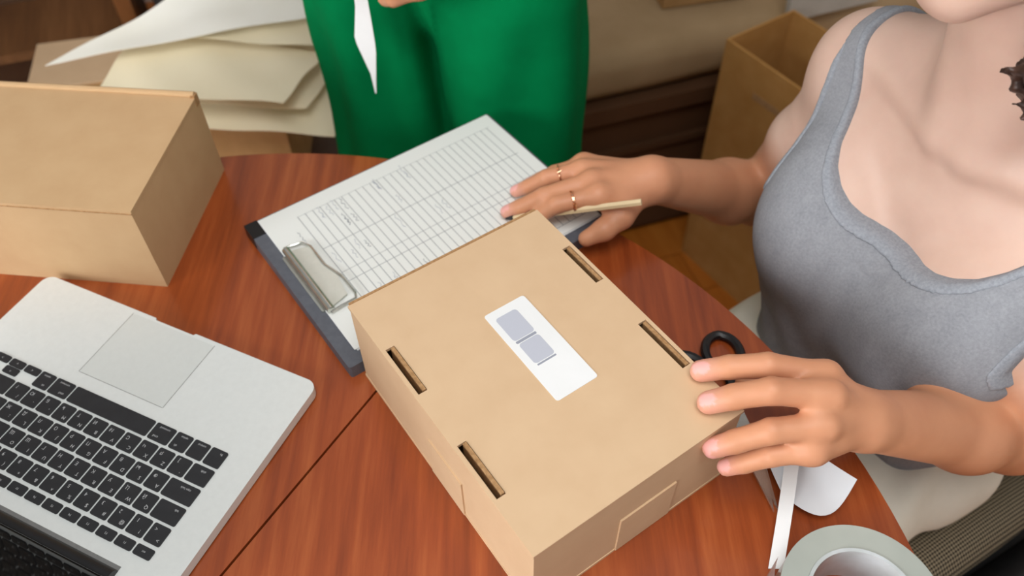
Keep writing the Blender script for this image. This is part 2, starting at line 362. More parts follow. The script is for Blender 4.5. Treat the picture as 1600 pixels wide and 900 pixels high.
# ------------------------------------------------------------------ clipboard, paper, pencil
PX, PY, PT = -0.1471, 0.4605, 0.6198
cb = thing('clipboard', 'dark grey clipboard with a metal clip lying under the ruled sheets', 'clipboard', (PX, PY, T), PT)
link('board', mesh(prism(rrect(-0.0150, 0.3005, -0.0145, 0.2130, 0.003, 3), 0.0, 0.0155), 'board', True, 0.0012, 2), M['board'], cb)
box('corner_cap', -0.0156, -0.001, 0.190, 0.2136, 0.0012, 0.0163, M['black'], cb, 0.002, 2)
# clip: rolled steel bar on the short edge, plate and wire bail lying on the sheets
cy0, cy1 = 0.052, 0.150
link('clip_bar', mesh(tube([(0.0035, cy0, 0.0215), (0.0035, cy1, 0.0215)], 0.0042, 12), 'clip_bar', True), M['steel'], cb)
link('clip_base', mesh(prism(rrect(-0.004, 0.006, cy0 + 0.006, cy1 - 0.004, 0.002, 3), 0.0155, 0.0178), 'clip_base', True, 0.0006, 1), M['steel'], cb)
link('clip_plate', mesh(prism([(0.004, cy0 + 0.004), (0.026, cy0 + 0.010), (0.030, 0.090), (0.024, 0.112), (0.026, cy1 - 0.008), (0.004, cy1 - 0.002)], 0.0192, 0.0204), 'clip_plate', True, 0.0004, 1), M['steel_plate'], cb)
wire = [(0.002, cy0 - 0.003, 0.0225), (0.014, cy0 - 0.001, 0.0215), (0.030, cy0 - 0.001, 0.0215), (0.033, cy0 + 0.006, 0.0215), (0.033, 0.085, 0.0215), (0.0265, 0.108, 0.0215), (0.0265, cy1 - 0.010, 0.0215), (0.021, cy1, 0.0215), (0.008, cy1 + 0.002, 0.0222), (0.002, cy1 + 0.002, 0.0225)]
link('wire_bail', mesh(tube(wire, 0.0013, 8), 'wire_bail', True), M['steel'], cb)
sh = thing('paper_sheet', 'white ruled order sheets with handwriting held in the clipboard', 'paper', (PX, PY, T + 0.0157), PT)
for i in range(3):
    bm = bmesh.new(); d = (0.0012, -0.0008, 0.0)[i]
    box_bm(bm, 0 + d, 0.297 + d, 0 - d, 0.21 - d, i * 0.0006, i * 0.0006 + 0.0005); link('sheet', mesh(bm, 'sheet'), M['sheet'] if i == 2 else M['white_paper'], sh)
def scribble(x, y, wd, n, amp, mat, rot=0.0):
    pts = []; ph = random.random() * 6
    for i in range(n):
        s = i / (n - 1); px = wd * s; py = amp * math.sin(ph + s * n * 0.9) * (0.5 + random.random())
        pts.append((x + px * math.cos(rot) - py * math.sin(rot), y + px * math.sin(rot) + py * math.cos(rot), 0.00185))
    link('handwriting', mesh(tube(pts, 0.00022, 4), 'handwriting'), mat, sh)
for i in range(26):
    col = random.choice((0.035, 0.100, 0.142, 0.168))
    row = random.randint(0, 15); scribble(0.0358 + pit * (row + 0.65), col + random.random() * 0.01, random.uniform(0.012, 0.024), random.randint(10, 18), 0.0011, M['ink'] if i % 4 == 0 else M['ink_faint'], math.pi / 2)
for i, yy in enumerate((0.158, 0.163, 0.168)): scribble(0.026, 0.143 + i * 0.009, 0.008, 9, 0.0007, M['ink'], math.pi / 2)
pa, pb = Vector((-0.0055, 0.6175, T + 0.0285)), Vector((0.1295, 0.5960, T + 0.0705))
pe = thing('pencil', 'natural wood pencil with dark tip held in the hand over the sheet', 'pencil', pa)
d = pb - pa; pe.rotation_mode = 'QUATERNION'; pe.rotation_quaternion = Vector((0, 0, 1)).rotation_difference(d.normalized()); Lp = d.length
link('pencil_shaft', mesh(tube([(0, 0, 0.022), (0, 0, 0.06), (0, 0, Lp)], 0.0036, 6), 'pencil_shaft'), M['pencil'], pe)
link('sharpened_end', mesh(tube([(0, 0, 0.0085), (0, 0, 0.022)], [0.0021, 0.0036], 8), 'sharpened_end', True), M['pencil'], pe)
link('pencil_tip', mesh(tube([(0, 0, 0), (0, 0, 0.002), (0, 0, 0.0085)], [0.0009, 0.0016, 0.0029], 8), 'pencil_tip', True), M['graphite'], pe)

# ------------------------------------------------------------------ laptop (local x along front edge, y towards the hinge)
LX, LY, LT = -0.178, 0.4263, 2.7017; LWD, LDP, LZ = 0.325, 0.224, 0.0125
lp = thing('laptop', 'silver laptop with black Cyrillic keyboard open at the lower left', 'laptop', (LX, LY, T), LT)
# deck outline with rounded front corners and thumb notch
o_ = rrect(0, LWD, 0, LDP, 0.011, 8)
pts = []
for i, p in enumerate(o_):
    pts.append(p)
    nx = o_[(i + 1) % len(o_)]
    if p[1] < 1e-6 and nx[1] < 1e-6 and nx[0] > p[0] + 0.1:
        pts += [(0.1385, 0), (0.1400, 0.0022), (0.1850, 0.0022), (0.1865, 0)]
link('deck', mesh(prism(pts, 0.0018, LZ), 'deck', True, 0.0009, 2), M['alu'], lp)
link('bottom_case', mesh(prism(rrect(0.004, LWD - 0.004, 0.004, LDP - 0.002, 0.01, 6), 0.0, 0.0018), 'bottom_case'), M['alu_edge'], lp)
tp = link('trackpad', mesh(prism(rrect(0.1135, 0.2105, 0.0045, 0.079, 0.003, 4), LZ - 0.0004, LZ + 0.00012), 'trackpad'), M['alu_pad'], lp)
bm = bmesh.new()
box_bm(bm, 0.2105, 0.2111, 0.004, 0.079, LZ - 0.0003, LZ + 0.00006); box_bm(bm, 0.1130, 0.1135, 0.004, 0.079, LZ - 0.0003, LZ + 0.00006); box_bm(bm, 0.1135, 0.2105, 0.079, 0.0794, LZ - 0.0003, LZ + 0.00006)
link('trackpad_gap', mesh(bm, 'trackpad_gap'), M['alu_edge'], tp)
link('keyboard_well', mesh(prism(rrect(0.0278, LWD - 0.0278, 0.0908, 0.1975, 0.003, 3), LZ - 0.0004, LZ + 0.00008), 'keyboard_well'), M['alu'], lp)
U = (LWD - 2 * 0.0292) / 14.5; KH = 0.0163; GAP = 0.0021
key_me = {}
def keymesh(wd, ht):
    kk = (round(wd, 5), round(ht, 5))
    if kk not in key_me:
        me = mesh(prism(rrect(-wd / 2, wd / 2, -ht / 2, ht / 2, 0.0016, 3), 0.0, 0.0013), 'key', True, 0.0004, 1); me.materials.append(M['key']); key_me[kk] = me
    return key_me[kk]
def text_mesh(s, size):
    cu = bpy.data.curves.new('legend', 'FONT'); cu.body = s; cu.size = size; cu.align_x = 'CENTER'; cu.align_y = 'CENTER'; cu.resolution_u = 2
    o = bpy.data.objects.new('tmp', cu); C.objects.link(o)
    bpy.context.view_layer.update()
    me = bpy.data.meshes.new_from_object(o.evaluated_get(bpy.context.evaluated_depsgraph_get())); bpy.data.objects.remove(o); bpy.data.curves.remove(cu); return me
leg_cache = {}
def legend_piece(s, size):
    if (s, size) not in leg_cache:
        me = text_mesh(s, size); leg_cache[s, size] = ([v.co.copy() for v in me.vertices], [list(p.vertices) for p in me.polygons]); bpy.data.meshes.remove(me)
    return leg_cache[s, size]
def add_key(x0, w_u, yc, ht=KH, legs=()):
    wd = w_u * U - GAP; xc = x0 + w_u * U / 2
    # the keyboard is read from the far side: its left is at small x, its top towards the hinge
    kx = xc
    o = link('key', keymesh(wd, ht), None, lp, (kx, yc, LZ))
    if legs:
        bm = bmesh.new()
        for s, size, fx, fy in legs:
            vs, ps = legend_piece(s, size)
            vv = [bm.verts.new((fx * (wd / 2 - 0.003) + v.x, fy * (ht / 2 - 0.0033) + v.y, 0.00136)) for v in vs]
            for p in ps:
                try: bm.faces.new([vv[i] for i in p])
                except ValueError: pass
        link('key_legend', mesh(bm, 'key_legend'), M['legend'], o)
    return o
rows = [0.1008 + 0.0188 * i for i in range(5)]
X0 = 0.0292
def two(a, b): return ((a, 0.0046, -0.75, 0.8), (b, 0.0046, 0.7, -0.8))
x = X0
for w_u, l in ((1, (('fn', 0.0034, -0.6, -0.9),)), (1, (('control', 0.0027, -0.15, -1.0),)), (1, (('alt', 0.003, 0.5, 0.9), ('option', 0.0027, -0.1, -1.0))), (1.25, (('cmd', 0.0032, 0.5, 0.9), ('command', 0.0027, 0.0, -1.0))), (5, ()), (1.25, (('cmd', 0.0032, -0.5, 0.9), ('command', 0.0027, 0.0, -1.0))), (1, (('alt', 0.003, -0.5, 0.9), ('option', 0.0027, 0.1, -1.0)))):
    add_key(x, w_u, rows[0], KH, l); x += w_u * U
hh = KH / 2 - 0.0005
add_key(x, 1, rows[0] - hh / 2 - 0.0004, hh, (('<', 0.0036, 0, 0),)); x += U
add_key(x, 1, rows[0] - hh / 2 - 0.0003, hh, (('v', 0.0036, 0, 0),)); add_key(x, 1, rows[0] + hh / 2 + 0.0003, hh, (('^', 0.0036, 0, 0),)); x += U
add_key(x, 1, rows[0] - hh / 2 - 0.0004, hh, (('>', 0.0036, 0, 0),))
def row(y, first, keys, last):
    x = X0; add_key(x, first[0], y, KH, first[1]); x += first[0] * U
    for a, b in keys: add_key(x, 1, y, KH, two(a, b)); x += U
    if last: add_key(x, last[0], y, KH, last[1])
row(rows[1], (1.25, (('shift', 0.003, -0.2, -0.8),)), list(zip(['`', 'Z', 'X', 'C', 'V', 'B', 'N', 'M', ',', '.', '/'], [']', 'Я', 'Ч', 'С', 'М', 'И', 'Т', 'Ь', 'Б', 'Ю', '?'])), (2.25, (('shift', 0.003, 0.7, -0.8),)))
row(rows[2], (1.75, (('caps lock', 0.0028, -0.2, -0.8),)), list(zip('ASDFGHJKL;\'\\', 'ФЫВАПРОЛДЖЭЁ')), (0.75, ()))
row(rows[3], (1.5, (('tab', 0.003, -0.6, -0.8),)), list(zip('QWERTYUIOP[]', 'ЙЦУКЕНГШЩЗХЪ')), (1, (('enter', 0.0026, 0.1, -0.8),)))
row(rows[4], (1, two('>', '<')), list(zip('!@#$%^&*()_+', '1234567890-=')), (1.5, (('delete', 0.0028, 0.5, -0.8),)))
for i in range(14): add_key(X0 + i * U * 14.5 / 14, 14.5 / 14, 0.1918, 0.0088, ((('esc',) + tuple('F%d' % j for j in range(1, 13)) + ('O',))[i] and (((('esc',) + tuple('F%d' % j for j in range(1, 13)) + ('O',))[i], 0.0026, 0, 0),)))
# hinge trough, barrel and lid
bm = bmesh.new(); box_bm(bm, 0.047, LWD - 0.047, 0.2085, 0.2118, LZ - 0.0004, LZ + 0.0003); link('hinge_trough', mesh(bm, 'hinge_trough'), M['alu_edge'], lp)
link('hinge_barrel', mesh(tube([(0.047, 0.2185, LZ + 0.0005), (LWD - 0.047, 0.2185, LZ + 0.0005)], 0.0066, 14), 'hinge_barrel', True), M['black'], lp)
lid = link('screen_lid', mesh(prism(rrect(0, LWD, 0, 0.218, 0.010, 6), -0.0045, 0.0), 'screen_lid', True, 0.0007, 1), M['alu'], lp, (0, 0.2195, LZ + 0.004))
LEAN = math.radians(127); lid.rotation_euler = (math.pi - LEAN, 0, 0)   # local y runs up the lid
link('screen_glass', mesh(prism(rrect(0.002, LWD - 0.002, 0.004, 0.216, 0.008, 5), 0.0, 0.0005), 'screen_glass'), M['glass_black'], lid)

# ------------------------------------------------------------------ scissors, liner paper, strip, tape
def at_z(p, z): return (p[0], p[1], T + z)
sc = thing('scissors', 'steel scissors with black ring handles lying by the right edge of the labelled box', 'scissors', (0.201, 0.378, T))
piv = Vector((0.201, 0.378, 0))
for s, (tip, hand, z) in enumerate((((0.2165, 0.300), (0.198, 0.458), 0.0012), ((0.2120, 0.298), (0.163, 0.437), 0.0036))):
    tip = Vector((*tip, 0)) - piv; hand = Vector((*hand, 0)) - piv
    dv = tip.normalized(); pv = Vector((-dv.y, dv.x, 0)); hv = hand.normalized(); hp = Vector((-hv.y, hv.x, 0))
    outl = [tip, tip * 0.55 + pv * 0.0055, pv * 0.0075, -dv * 0.018 + pv * 0.006, -dv * 0.018 - pv * 0.006, -pv * 0.0075, tip * 0.55 - pv * 0.0045]
    bm = prism([(p.x, p.y) for p in outl], z, z + 0.0022); link('blade', mesh(bm, 'blade', True, 0.0004, 1), M['steel'], sc)
    a = hand - hv * 0.019
    link('shank', mesh(tube([(-dv.x * 0.014, -dv.y * 0.014, z + 0.003), (a.x * 0.6, a.y * 0.6, 0.0055), (a.x, a.y, 0.0055)], [0.005, 0.0045, 0.005], 8), 'shank', True), M['black'], sc)
    ring = [(hand.x + hv.x * 0.021 * math.cos(q) + hp.x * 0.0165 * math.sin(q), hand.y + hv.y * 0.021 * math.cos(q) + hp.y * 0.0165 * math.sin(q), 0.0055) for q in [2 * math.pi * i / 24 for i in range(24)]]
    link('ring_handle', mesh(tube(ring, 0.0045, 8, True), 'ring_handle', True), M['black'], sc)
link('pivot_screw', mesh(tube([(0, 0, 0.0008), (0, 0, 0.0066)], 0.0032, 12), 'pivot_screw', True), M['steel'], sc)
o = link('liner_paper', mesh(sheet_bm([(0.211, 0.373, T + .0085), (0.221, 0.309, T + .0065), (0.281, 0.318, T + .0065), (0.2285, 0.381, T + .0085)], 14, 14, lambda s, t: (0, -0.022 * math.sin(math.pi * t) * s * s, 0.016 * (s - 0.5) ** 2 + 0.010 * max(0, t - 0.6) ** 2 * 6 * s)), 'liner_paper', True), M['liner'])
tag(o, 'curled white backing paper peeled off, lying under the hand on the box', 'paper')
o = link('paper_strip', mesh(sheet_bm([(0.2325, 0.353, T + .0135), (0.1985, 0.2525, T + .0008), (0.2105, 0.2520, T + .0008), (0.2445, 0.352, T + .0135)], 12, 2, lambda s, t: (0, 0, 0.004 * math.sin(math.pi * s))), 'paper_strip', True), M['white_paper'])
tag(o, 'narrow white paper strip running from the liner paper towards the tape roll', 'paper strip')
tr = thing('tape_roll', 'roll of clear packing tape lying flat at the table edge', 'tape', (0.2480, 0.2095, T))
link('tape_winding', mesh(lathe([(0.0400, 0.0005), (0.0585, 0.0005), (0.0585, 0.0455), (0.0400, 0.0455)], 72), 'tape_winding', True, 0.0006, 1), M['tape_side'], tr)
link('tape_core', mesh(lathe([(0.0372, 0.0), (0.0399, 0.0), (0.0399, 0.0465), (0.0372, 0.0465)], 72), 'tape_core', True, 0.0005, 1), M['tape_core'], tr)
link('tape_end', mesh(sheet_bm([(-0.0588, 0.0, 0.001), (-0.0588, 0.0, 0.045), (-0.0525, 0.034, 0.045), (-0.0525, 0.034, 0.001)], 2, 6, lambda s, t: (-0.0035 * math.sin(math.pi * t) - 0.001, 0.001, 0), 0.0003), 'tape_end', True), M['tape_film'], tr)

# ------------------------------------------------------------------ implicit surfaces for bodies and cloth
class Field:
    def __init__(s, lo, hi, h):
        s.lo = np.array(lo, float); s.h = h; s.n = np.ceil((np.array(hi) - s.lo) / h).astype(int) + 1
        s.D = np.full(s.n, 0.2, np.float32)
        s.ax = [(s.lo[i] + h * np.arange(s.n[i])).astype(np.float32) for i in range(3)]
    def region(s, lo, hi):
        a = np.clip(np.floor((np.array(lo) - s.lo) / s.h).astype(int), 0, s.n); b = np.clip(np.ceil((np.array(hi) - s.lo) / s.h).astype(int) + 1, 0, s.n)
        sl = tuple(slice(int(p), int(q)) for p, q in zip(a, b))
        return sl, s.ax[0][sl[0]][:, None, None], s.ax[1][sl[1]][None, :, None], s.ax[2][sl[2]][None, None, :]
    def put(s, lo, hi, f, k=0.01, sub=False):
        m = k + 3 * s.h; sl, x, y, z = s.region(np.array(lo) - m, np.array(hi) + m)
        if min(x.shape[0], y.shape[1], z.shape[2]) == 0: return s
        d = f(x, y, z).astype(np.float32); D = s.D[sl]
        if sub:
            hh = np.maximum(k - np.abs(-D - d), 0) / k; s.D[sl] = -(np.minimum(-D, d) - hh * hh * k * 0.25)
        else:
            hh = np.maximum(k - np.abs(D - d), 0) / k; s.D[sl] = np.minimum(D, d) - hh * hh * k * 0.25
        return s
    def cone(s, a, b, ra, rb, k=0.01, sub=False):
        a = np.array(a, float); b = np.array(b, float); ba = b - a; l2 = ba @ ba; rr = ra - rb; a2 = max(l2 - rr * rr, 1e-12); il2 = 1 / l2
        def f(x, y, z):
            px, py, pz = x - a[0], y - a[1], z - a[2]
            yv = px * ba[0] + py * ba[1] + pz * ba[2]; zv = yv - l2
            wx, wy, wz = px * l2 - ba[0] * yv, py * l2 - ba[1] * yv, pz * l2 - ba[2] * yv
            x2 = wx * wx + wy * wy + wz * wz; y2 = yv * yv * l2; z2 = zv * zv * l2
            kk = np.sign(rr) * rr * rr * x2
            d1 = np.sqrt(x2 + z2) * il2 - rb; d2 = np.sqrt(x2 + y2) * il2 - ra; d3 = (np.sqrt(x2 * a2 * il2) + yv * rr) * il2 - ra
            return np.where(np.sign(zv) * a2 * z2 > kk, d1, np.where(np.sign(yv) * a2 * y2 < kk, d2, d3))
        r = max(ra, rb); return s.put(np.minimum(a, b) - r, np.maximum(a, b) + r, f, k, sub)
    def chain(s, pts, rad, k=0.004, k0=None):
        for i in range(len(pts) - 1): s.cone(pts[i], pts[i + 1], rad[i], rad[i + 1], (k0 if (i == 0 and k0) else k))
        return s
    def ell(s, c, r, k=0.02, R=None, sub=False):
        c = np.array(c, float); r = np.array(r, float); Rm = np.eye(3) if R is None else np.array(R)
        def f(x, y, z):
            px, py, pz = x - c[0], y - c[1], z - c[2]
            q = [Rm[0, i] * px + Rm[1, i] * py + Rm[2, i] * pz for i in range(3)]
            k0 = np.sqrt(sum((q[i] / r[i]) ** 2 for i in range(3))); k1 = np.sqrt(sum((q[i] / r[i] ** 2) ** 2 for i in range(3)))
            return k0 * (k0 - 1) / np.maximum(k1, 1e-6)
        m = r.max() if R is not None else r; return s.put(c - m, c + m, f, k, sub)
    def mesh(s, name, smooth=2):
        D = s.D; I = D < 0; n = s.n
        A = I[:-1, :-1, :-1].astype(np.int8)
        cnt = np.zeros(tuple(n - 1), np.int8)
        for dx in (0, 1):
            for dy in (0, 1):
                for dz in (0, 1): cnt += I[dx:n[0] - 1 + dx, dy:n[1] - 1 + dy, dz:n[2] - 1 + dz]
        act = np.argwhere((cnt > 0) & (cnt < 8)); del cnt, A
        idx = np.full(tuple(n - 1), -1, np.int32); idx[act[:, 0], act[:, 1], act[:, 2]] = np.arange(len(act))
        acc = np.zeros((len(act), 3)); num = np.zeros(len(act))
        cor = [(a, b, c) for a in (0, 1) for b in (0, 1) for c in (0, 1)]
        val = {c: D[act[:, 0] + c[0], act[:, 1] + c[1], act[:, 2] + c[2]].astype(float) for c in cor}
        for c in cor:
            for ax in range(3):
                if c[ax] == 0:
                    e = list(c); e[ax] = 1; e = tuple(e); v0, v1 = val[c], val[e]; m = (v0 < 0) != (v1 < 0)
                    t = np.where(m, v0 / np.where(m, v0 - v1, 1), 0); p = np.tile(np.array(c, float), (len(act), 1)); p[:, ax] = t
                    acc[m] += p[m]; num[m] += 1
        V = (act + acc / num[:, None]) * s.h + s.lo
        Q = []
        for ax in range(3):
            o1, o2 = [(1, 2), (2, 0), (0, 1)][ax]
            a = [slice(None)] * 3; b = [slice(None)] * 3; a[ax] = slice(0, -1); b[ax] = slice(1, None)
            ch = I[tuple(a)] != I[tuple(b)]; e = np.argwhere(ch)
            e = e[(e[:, o1] > 0) & (e[:, o2] > 0) & (e[:, o1] < n[o1] - 1) & (e[:, o2] < n[o2] - 1)]
            ins = I[e[:, 0], e[:, 1], e[:, 2]]
            def g(d1, d2):
                q = e.copy(); q[:, o1] += d1; q[:, o2] += d2; return idx[q[:, 0], q[:, 1], q[:, 2]]
            q = np.stack([g(-1, -1), g(0, -1), g(0, 0), g(-1, 0)], 1); q[~ins] = q[~ins][:, ::-1]; Q.append(q)
        Q = np.concatenate(Q); Q = Q[(Q >= 0).all(1)]
        for it in range(smooth * 2):       # volume-keeping smoothing
            lam = 0.5 if it % 2 == 0 else -0.52
            sm = np.zeros_like(V); ct = np.zeros(len(V))
            for a, b in ((0, 1), (1, 2), (2, 3), (3, 0)):
                for p, q in ((a, b), (b, a)):
                    for ax in range(3): sm[:, ax] += np.bincount(Q[:, p], V[Q[:, q], ax], len(V))
                    ct += np.bincount(Q[:, p], minlength=len(V))
            V = V + lam * (sm / np.maximum(ct, 1)[:, None] - V)
        me = bpy.data.meshes.new(name); me.vertices.add(len(V)); me.vertices.foreach_set('co', V.astype(np.float32).ravel())
        me.loops.add(len(Q) * 4); me.loops.foreach_set('vertex_index', Q.astype(np.int32).ravel())
        me.polygons.add(len(Q)); me.polygons.foreach_set('loop_start', np.arange(0, len(Q) * 4, 4, dtype=np.int32))
        me.polygons.foreach_set('use_smooth', np.ones(len(Q), bool)); me.update(calc_edges=True)
        return me, V
def paint(me, cols):
    a = me.color_attributes.new('tint', 'FLOAT_COLOR', 'POINT'); c = np.ones((len(cols), 4), np.float32); c[:, :3] = cols; a.data.foreach_set('color', c.ravel())
def sdpoly(px, py, poly):                  # signed distance to a 2D outline, arrays of any shape
    d = np.full(np.broadcast(px, py).shape, 1e9); sgn = np.ones_like(d)
    N = len(poly)
    for i in range(N):
        ax_, ay_ = poly[i]; bx_, by_ = poly[i - 1]; ex, ey = bx_ - ax_, by_ - ay_; wx, wy = px - ax_, py - ay_
        t = np.clip((wx * ex + wy * ey) / (ex * ex + ey * ey), 0, 1); d = np.minimum(d, (wx - ex * t) ** 2 + (wy - ey * t) ** 2)
        c1, c2, c3 = py >= ay_, py < by_, ex * wy > ey * wx
        sgn = np.where((c1 & c2 & c3) | (~c1 & ~c2 & ~c3), -sgn, sgn)
    return sgn * np.sqrt(d)

def head_parts(F, hp):                     # hp maps head coordinates (x right, y front, z up, origin between the ears) to the body frame
    c = lambda *p: np.array(hp(Vector(p))); R = np.array([hp(Vector(v)) - hp(Vector((0, 0, 0))) for v in ((1, 0, 0), (0, 1, 0), (0, 0, 1))]).T
    F.ell(c(0, -0.012, 0.045), (0.072, 0.092, 0.082), 0.02, R)
    F.ell(c(0, 0.030, 0.0), (0.058, 0.058, 0.075), 0.02, R)
    F.cone(c(0.046, 0.010, -0.045), c(0.012, 0.070, -0.088), 0.020, 0.017, 0.022); F.cone(c(-0.046, 0.010, -0.045), c(-0.012, 0.070, -0.088), 0.020, 0.017, 0.022)
    F.ell(c(0, 0.066, -0.090), (0.021, 0.017, 0.016), 0.015, R)
    F.ell(c(0, 0.035, -0.070), (0.042, 0.045, 0.024), 0.02, R)
    F.ell(c(0.030, 0.066, -0.018), (0.022, 0.016, 0.018), 0.02, R); F.ell(c(-0.030, 0.066, -0.018), (0.022, 0.016, 0.018), 0.02, R)
    for sx in (1, -1): F.ell(c(sx * 0.031, 0.092, 0.012), (0.015, 0.012, 0.0075), 0.008, R, True)
    F.cone(c(0, 0.088, 0.012), c(0, 0.106, -0.026), 0.007, 0.0095, 0.010)
    for sx in (1, -1): F.ell(c(sx * 0.010, 0.094, -0.030), (0.007, 0.009, 0.006), 0.006, R)
    F.ell(c(0, 0.086, -0.054), (0.021, 0.010, 0.0055), 0.004, R); F.ell(c(0, 0.085, -0.064), (0.018, 0.010, 0.0065), 0.004, R)
    for sx in (1, -1): F.ell(c(sx * 0.074, -0.006, 0.0), (0.008, 0.018, 0.030), 0.006, R)
def finger(F, pts, r0, r1, k0=0.006):
    n = len(pts); F.chain(pts, [r0 + (r1 - r0) * i / (n - 1) for i in range(n)], 0.0025, k0)

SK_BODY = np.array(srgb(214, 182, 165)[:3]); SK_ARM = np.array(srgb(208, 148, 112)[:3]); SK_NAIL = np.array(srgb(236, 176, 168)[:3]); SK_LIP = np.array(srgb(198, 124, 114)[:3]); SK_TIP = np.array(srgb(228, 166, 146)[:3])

# ------------------------------------------------------------------ seated person at the right
N0 = Vector((0.362, 0.520, 0)); FX, FY = -0.873, -0.488
AZ = math.atan2(-FX, FY)                   # her right is the local x axis
wo = thing('person', 'seated person in grey tank top and cream trousers, one hand on the labelled box', 'person', N0, AZ)
Rz = Matrix.Rotation(-AZ, 3, 'Z')
def lo(p): return np.array(Rz @ (Vector(p) - N0))
def Wz(x, y, z): return lo((x, y, z))
F = Field((-0.29, -0.24, 0.38), (0.33, 0.31, 1.36), 0.0024)
# trunk
F.ell((0, -0.080, 0.840), (0.132, 0.092, 0.175), 0.03); F.ell((0, -0.070, 0.665), (0.120, 0.086, 0.17), 0.05); F.ell((0, -0.080, 0.530), (0.155, 0.105, 0.11), 0.05)
F.cone((-0.120, -0.070, 0.912), (0.120, -0.070, 0.912), 0.050, 0.050, 0.03)
for sx in (1, -1):
    F.cone((0, -0.070, 0.990), (sx * 0.140, -0.066, 0.930), 0.048, 0.036, 0.035)
    F.ell((sx * 0.070, 0.012, 0.795), (0.062, 0.060, 0.066), 0.035)
    F.cone((sx * 0.018, -0.004, 0.948), (sx * 0.135, -0.040, 0.955), 0.009, 0.008, 0.016)
for sx in (1, -1): F.cone((sx * 0.074, 0.010, 0.780), (sx * 0.066, -0.024, 0.62), 0.046, 0.046, 0.05); F.ell((sx * 0.100, -0.0105, 0.838), (0.038, 0.042, 0.058), 0.05)
def hmat(): return Matrix.Translation((0.010, 0.014, 1.201)) @ Matrix.Rotation(math.radians(-16), 4, 'Z') @ Matrix.Rotation(math.radians(-12), 4, 'X')
HM = hmat()
F.cone((0, -0.058, 0.945), (0.010, -0.012, 1.12), 0.053, 0.047, 0.03)
for sx in (1, -1): F.cone((sx * 0.014, -0.006, 0.952), (0.010 + sx * 0.050, -0.022, 1.095), 0.009, 0.012, 0.022)
head_parts(F, lambda v: HM @ v)
body_only = F.D.copy()
# right arm, palm on the clipboard
Rsh, Rel, Rwr = np.array((0.146, -0.068, 0.912)), np.array((0.243, -0.084, 0.655)), Wz(0.148, 0.650, T + 0.050)
F.ell(Rsh + (0.006, 0, -0.008), (0.044, 0.046, 0.052), 0.03)
mid = Rsh * 0.5 + Rel * 0.5
F.cone(Rsh, mid, 0.041, 0.038, 0.03); F.cone(mid, Rel, 0.038, 0.034, 0.02)
fm = Rel * 0.68 + Rwr * 0.32
F.cone(Rel, fm, 0.037, 0.036, 0.015); F.cone(fm, Rwr, 0.036, 0.0240, 0.02)
rM = dict(i=(0.089, 0.617, .060), m=(0.084, 0.636, .063), r=(0.075, 0.656, .060), p=(0.079, 0.676, .050))
RM = {k_: Wz(a, b, T + c) for k_, (a, b, c) in rM.items()}
for k_ in 'mirp': F.cone(Rwr, RM[k_], 0.0185, 0.0115, 0.018 if k_ == 'm' else 0.006)
F.cone(RM['i'], RM['p'], 0.0105, 0.0095, 0.010)
rF = dict(i=[(0.046, 0.610, .055), (0.030, 0.612, .038), (0.025, 0.611, .0262)], m=[(0.034, 0.624, .054), (0.010, 0.627, .036), (-0.004, 0.630, .0262)],
          r=[(0.038, 0.654, .052), (0.018, 0.658, .035), (0.006, 0.662, .0258)], p=[(0.048, 0.673, .042), (0.032, 0.674, .032), (0.020, 0.675, .0250)])
for k_, rr in (('i', .0088), ('m', .0089), ('r', .0084), ('p', .0075)): finger(F, [RM[k_]] + [Wz(a, b, T + c) for a, b, c in rF[k_]], rr + 0.0012, rr - 0.0016)
th = [Wz(0.134, 0.642, T + .046), Wz(0.113, 0.607, T + .040), Wz(0.095, 0.594, T + .034), Wz(0.077, 0.588, T + .0275)]
F.chain(th, [0.0170, 0.0130, 0.0110, 0.0085], 0.006, 0.014)
F.cone(Wz(0.118, 0.618, T + .046), RM['i'], 0.010, 0.009, 0.012)
# left arm, fingers over the corner of the box
Lsh, Lel, Lwr = np.array((-0.146, -0.068, 0.912)), np.array((-0.158, -0.036, 0.696)), Wz(0.270, 0.337, T + .083)
F.ell(Lsh + (-0.006, 0, -0.008), (0.044, 0.046, 0.052), 0.03)
mid = Lsh * 0.45 + Lel * 0.55 + np.array((-0.002, 0.014, 0.006))
F.cone(Lsh, mid, 0.041, 0.044, 0.03); F.cone(mid, Lel, 0.044, 0.037, 0.012)
fm = Lel * 0.66 + Lwr * 0.34
F.cone(Lel, fm, 0.036, 0.035, 0.008); F.cone(fm, Lwr, 0.035, 0.0235, 0.02)
lM = dict(i=(0.237, 0.354, .119), m=(0.234, 0.334, .124), r=(0.228, 0.315, .113), p=(0.221, 0.304, .097))
LM = {k_: Wz(a, b, T + c) for k_, (a, b, c) in lM.items()}
for k_ in 'mirp': F.cone(Lwr, LM[k_], 0.0185, 0.0115, 0.018 if k_ == 'm' else 0.006)
F.cone(LM['i'], LM['p'], 0.0105, 0.0095, 0.008)
lF = dict(i=[(0.193, 0.360, .126), (0.166, 0.364, .119), (0.1455, 0.366, .1115)], m=[(0.189, 0.334, .131), (0.164, 0.336, .121), (0.1465, 0.337, .1118)],
          r=[(0.188, 0.3115, .112), (0.165, 0.3115, .098), (0.1500, 0.3125, .087)], p=[(0.192, 0.3045, .089), (0.175, 0.3065, .074), (0.1640, 0.3090, .063)])
for k_, rr in (('i', .0101), ('m', .0104), ('r', .0098), ('p', .0088)): finger(F, [LM[k_]] + [Wz(a, b, T + c) for a, b, c in lF[k_]], rr + 0.0008, rr - 0.0014, 0.005)
for a_, b_ in ('im', 'mr', 'rp'): F.cone(LM[a_] * 0.78 + Wz(*lF[a_][0][:2], T + lF[a_][0][2]) * 0.22, LM[b_] * 0.78 + Wz(*lF[b_][0][:2], T + lF[b_][0][2]) * 0.22, 0.007, 0.007, 0.008)
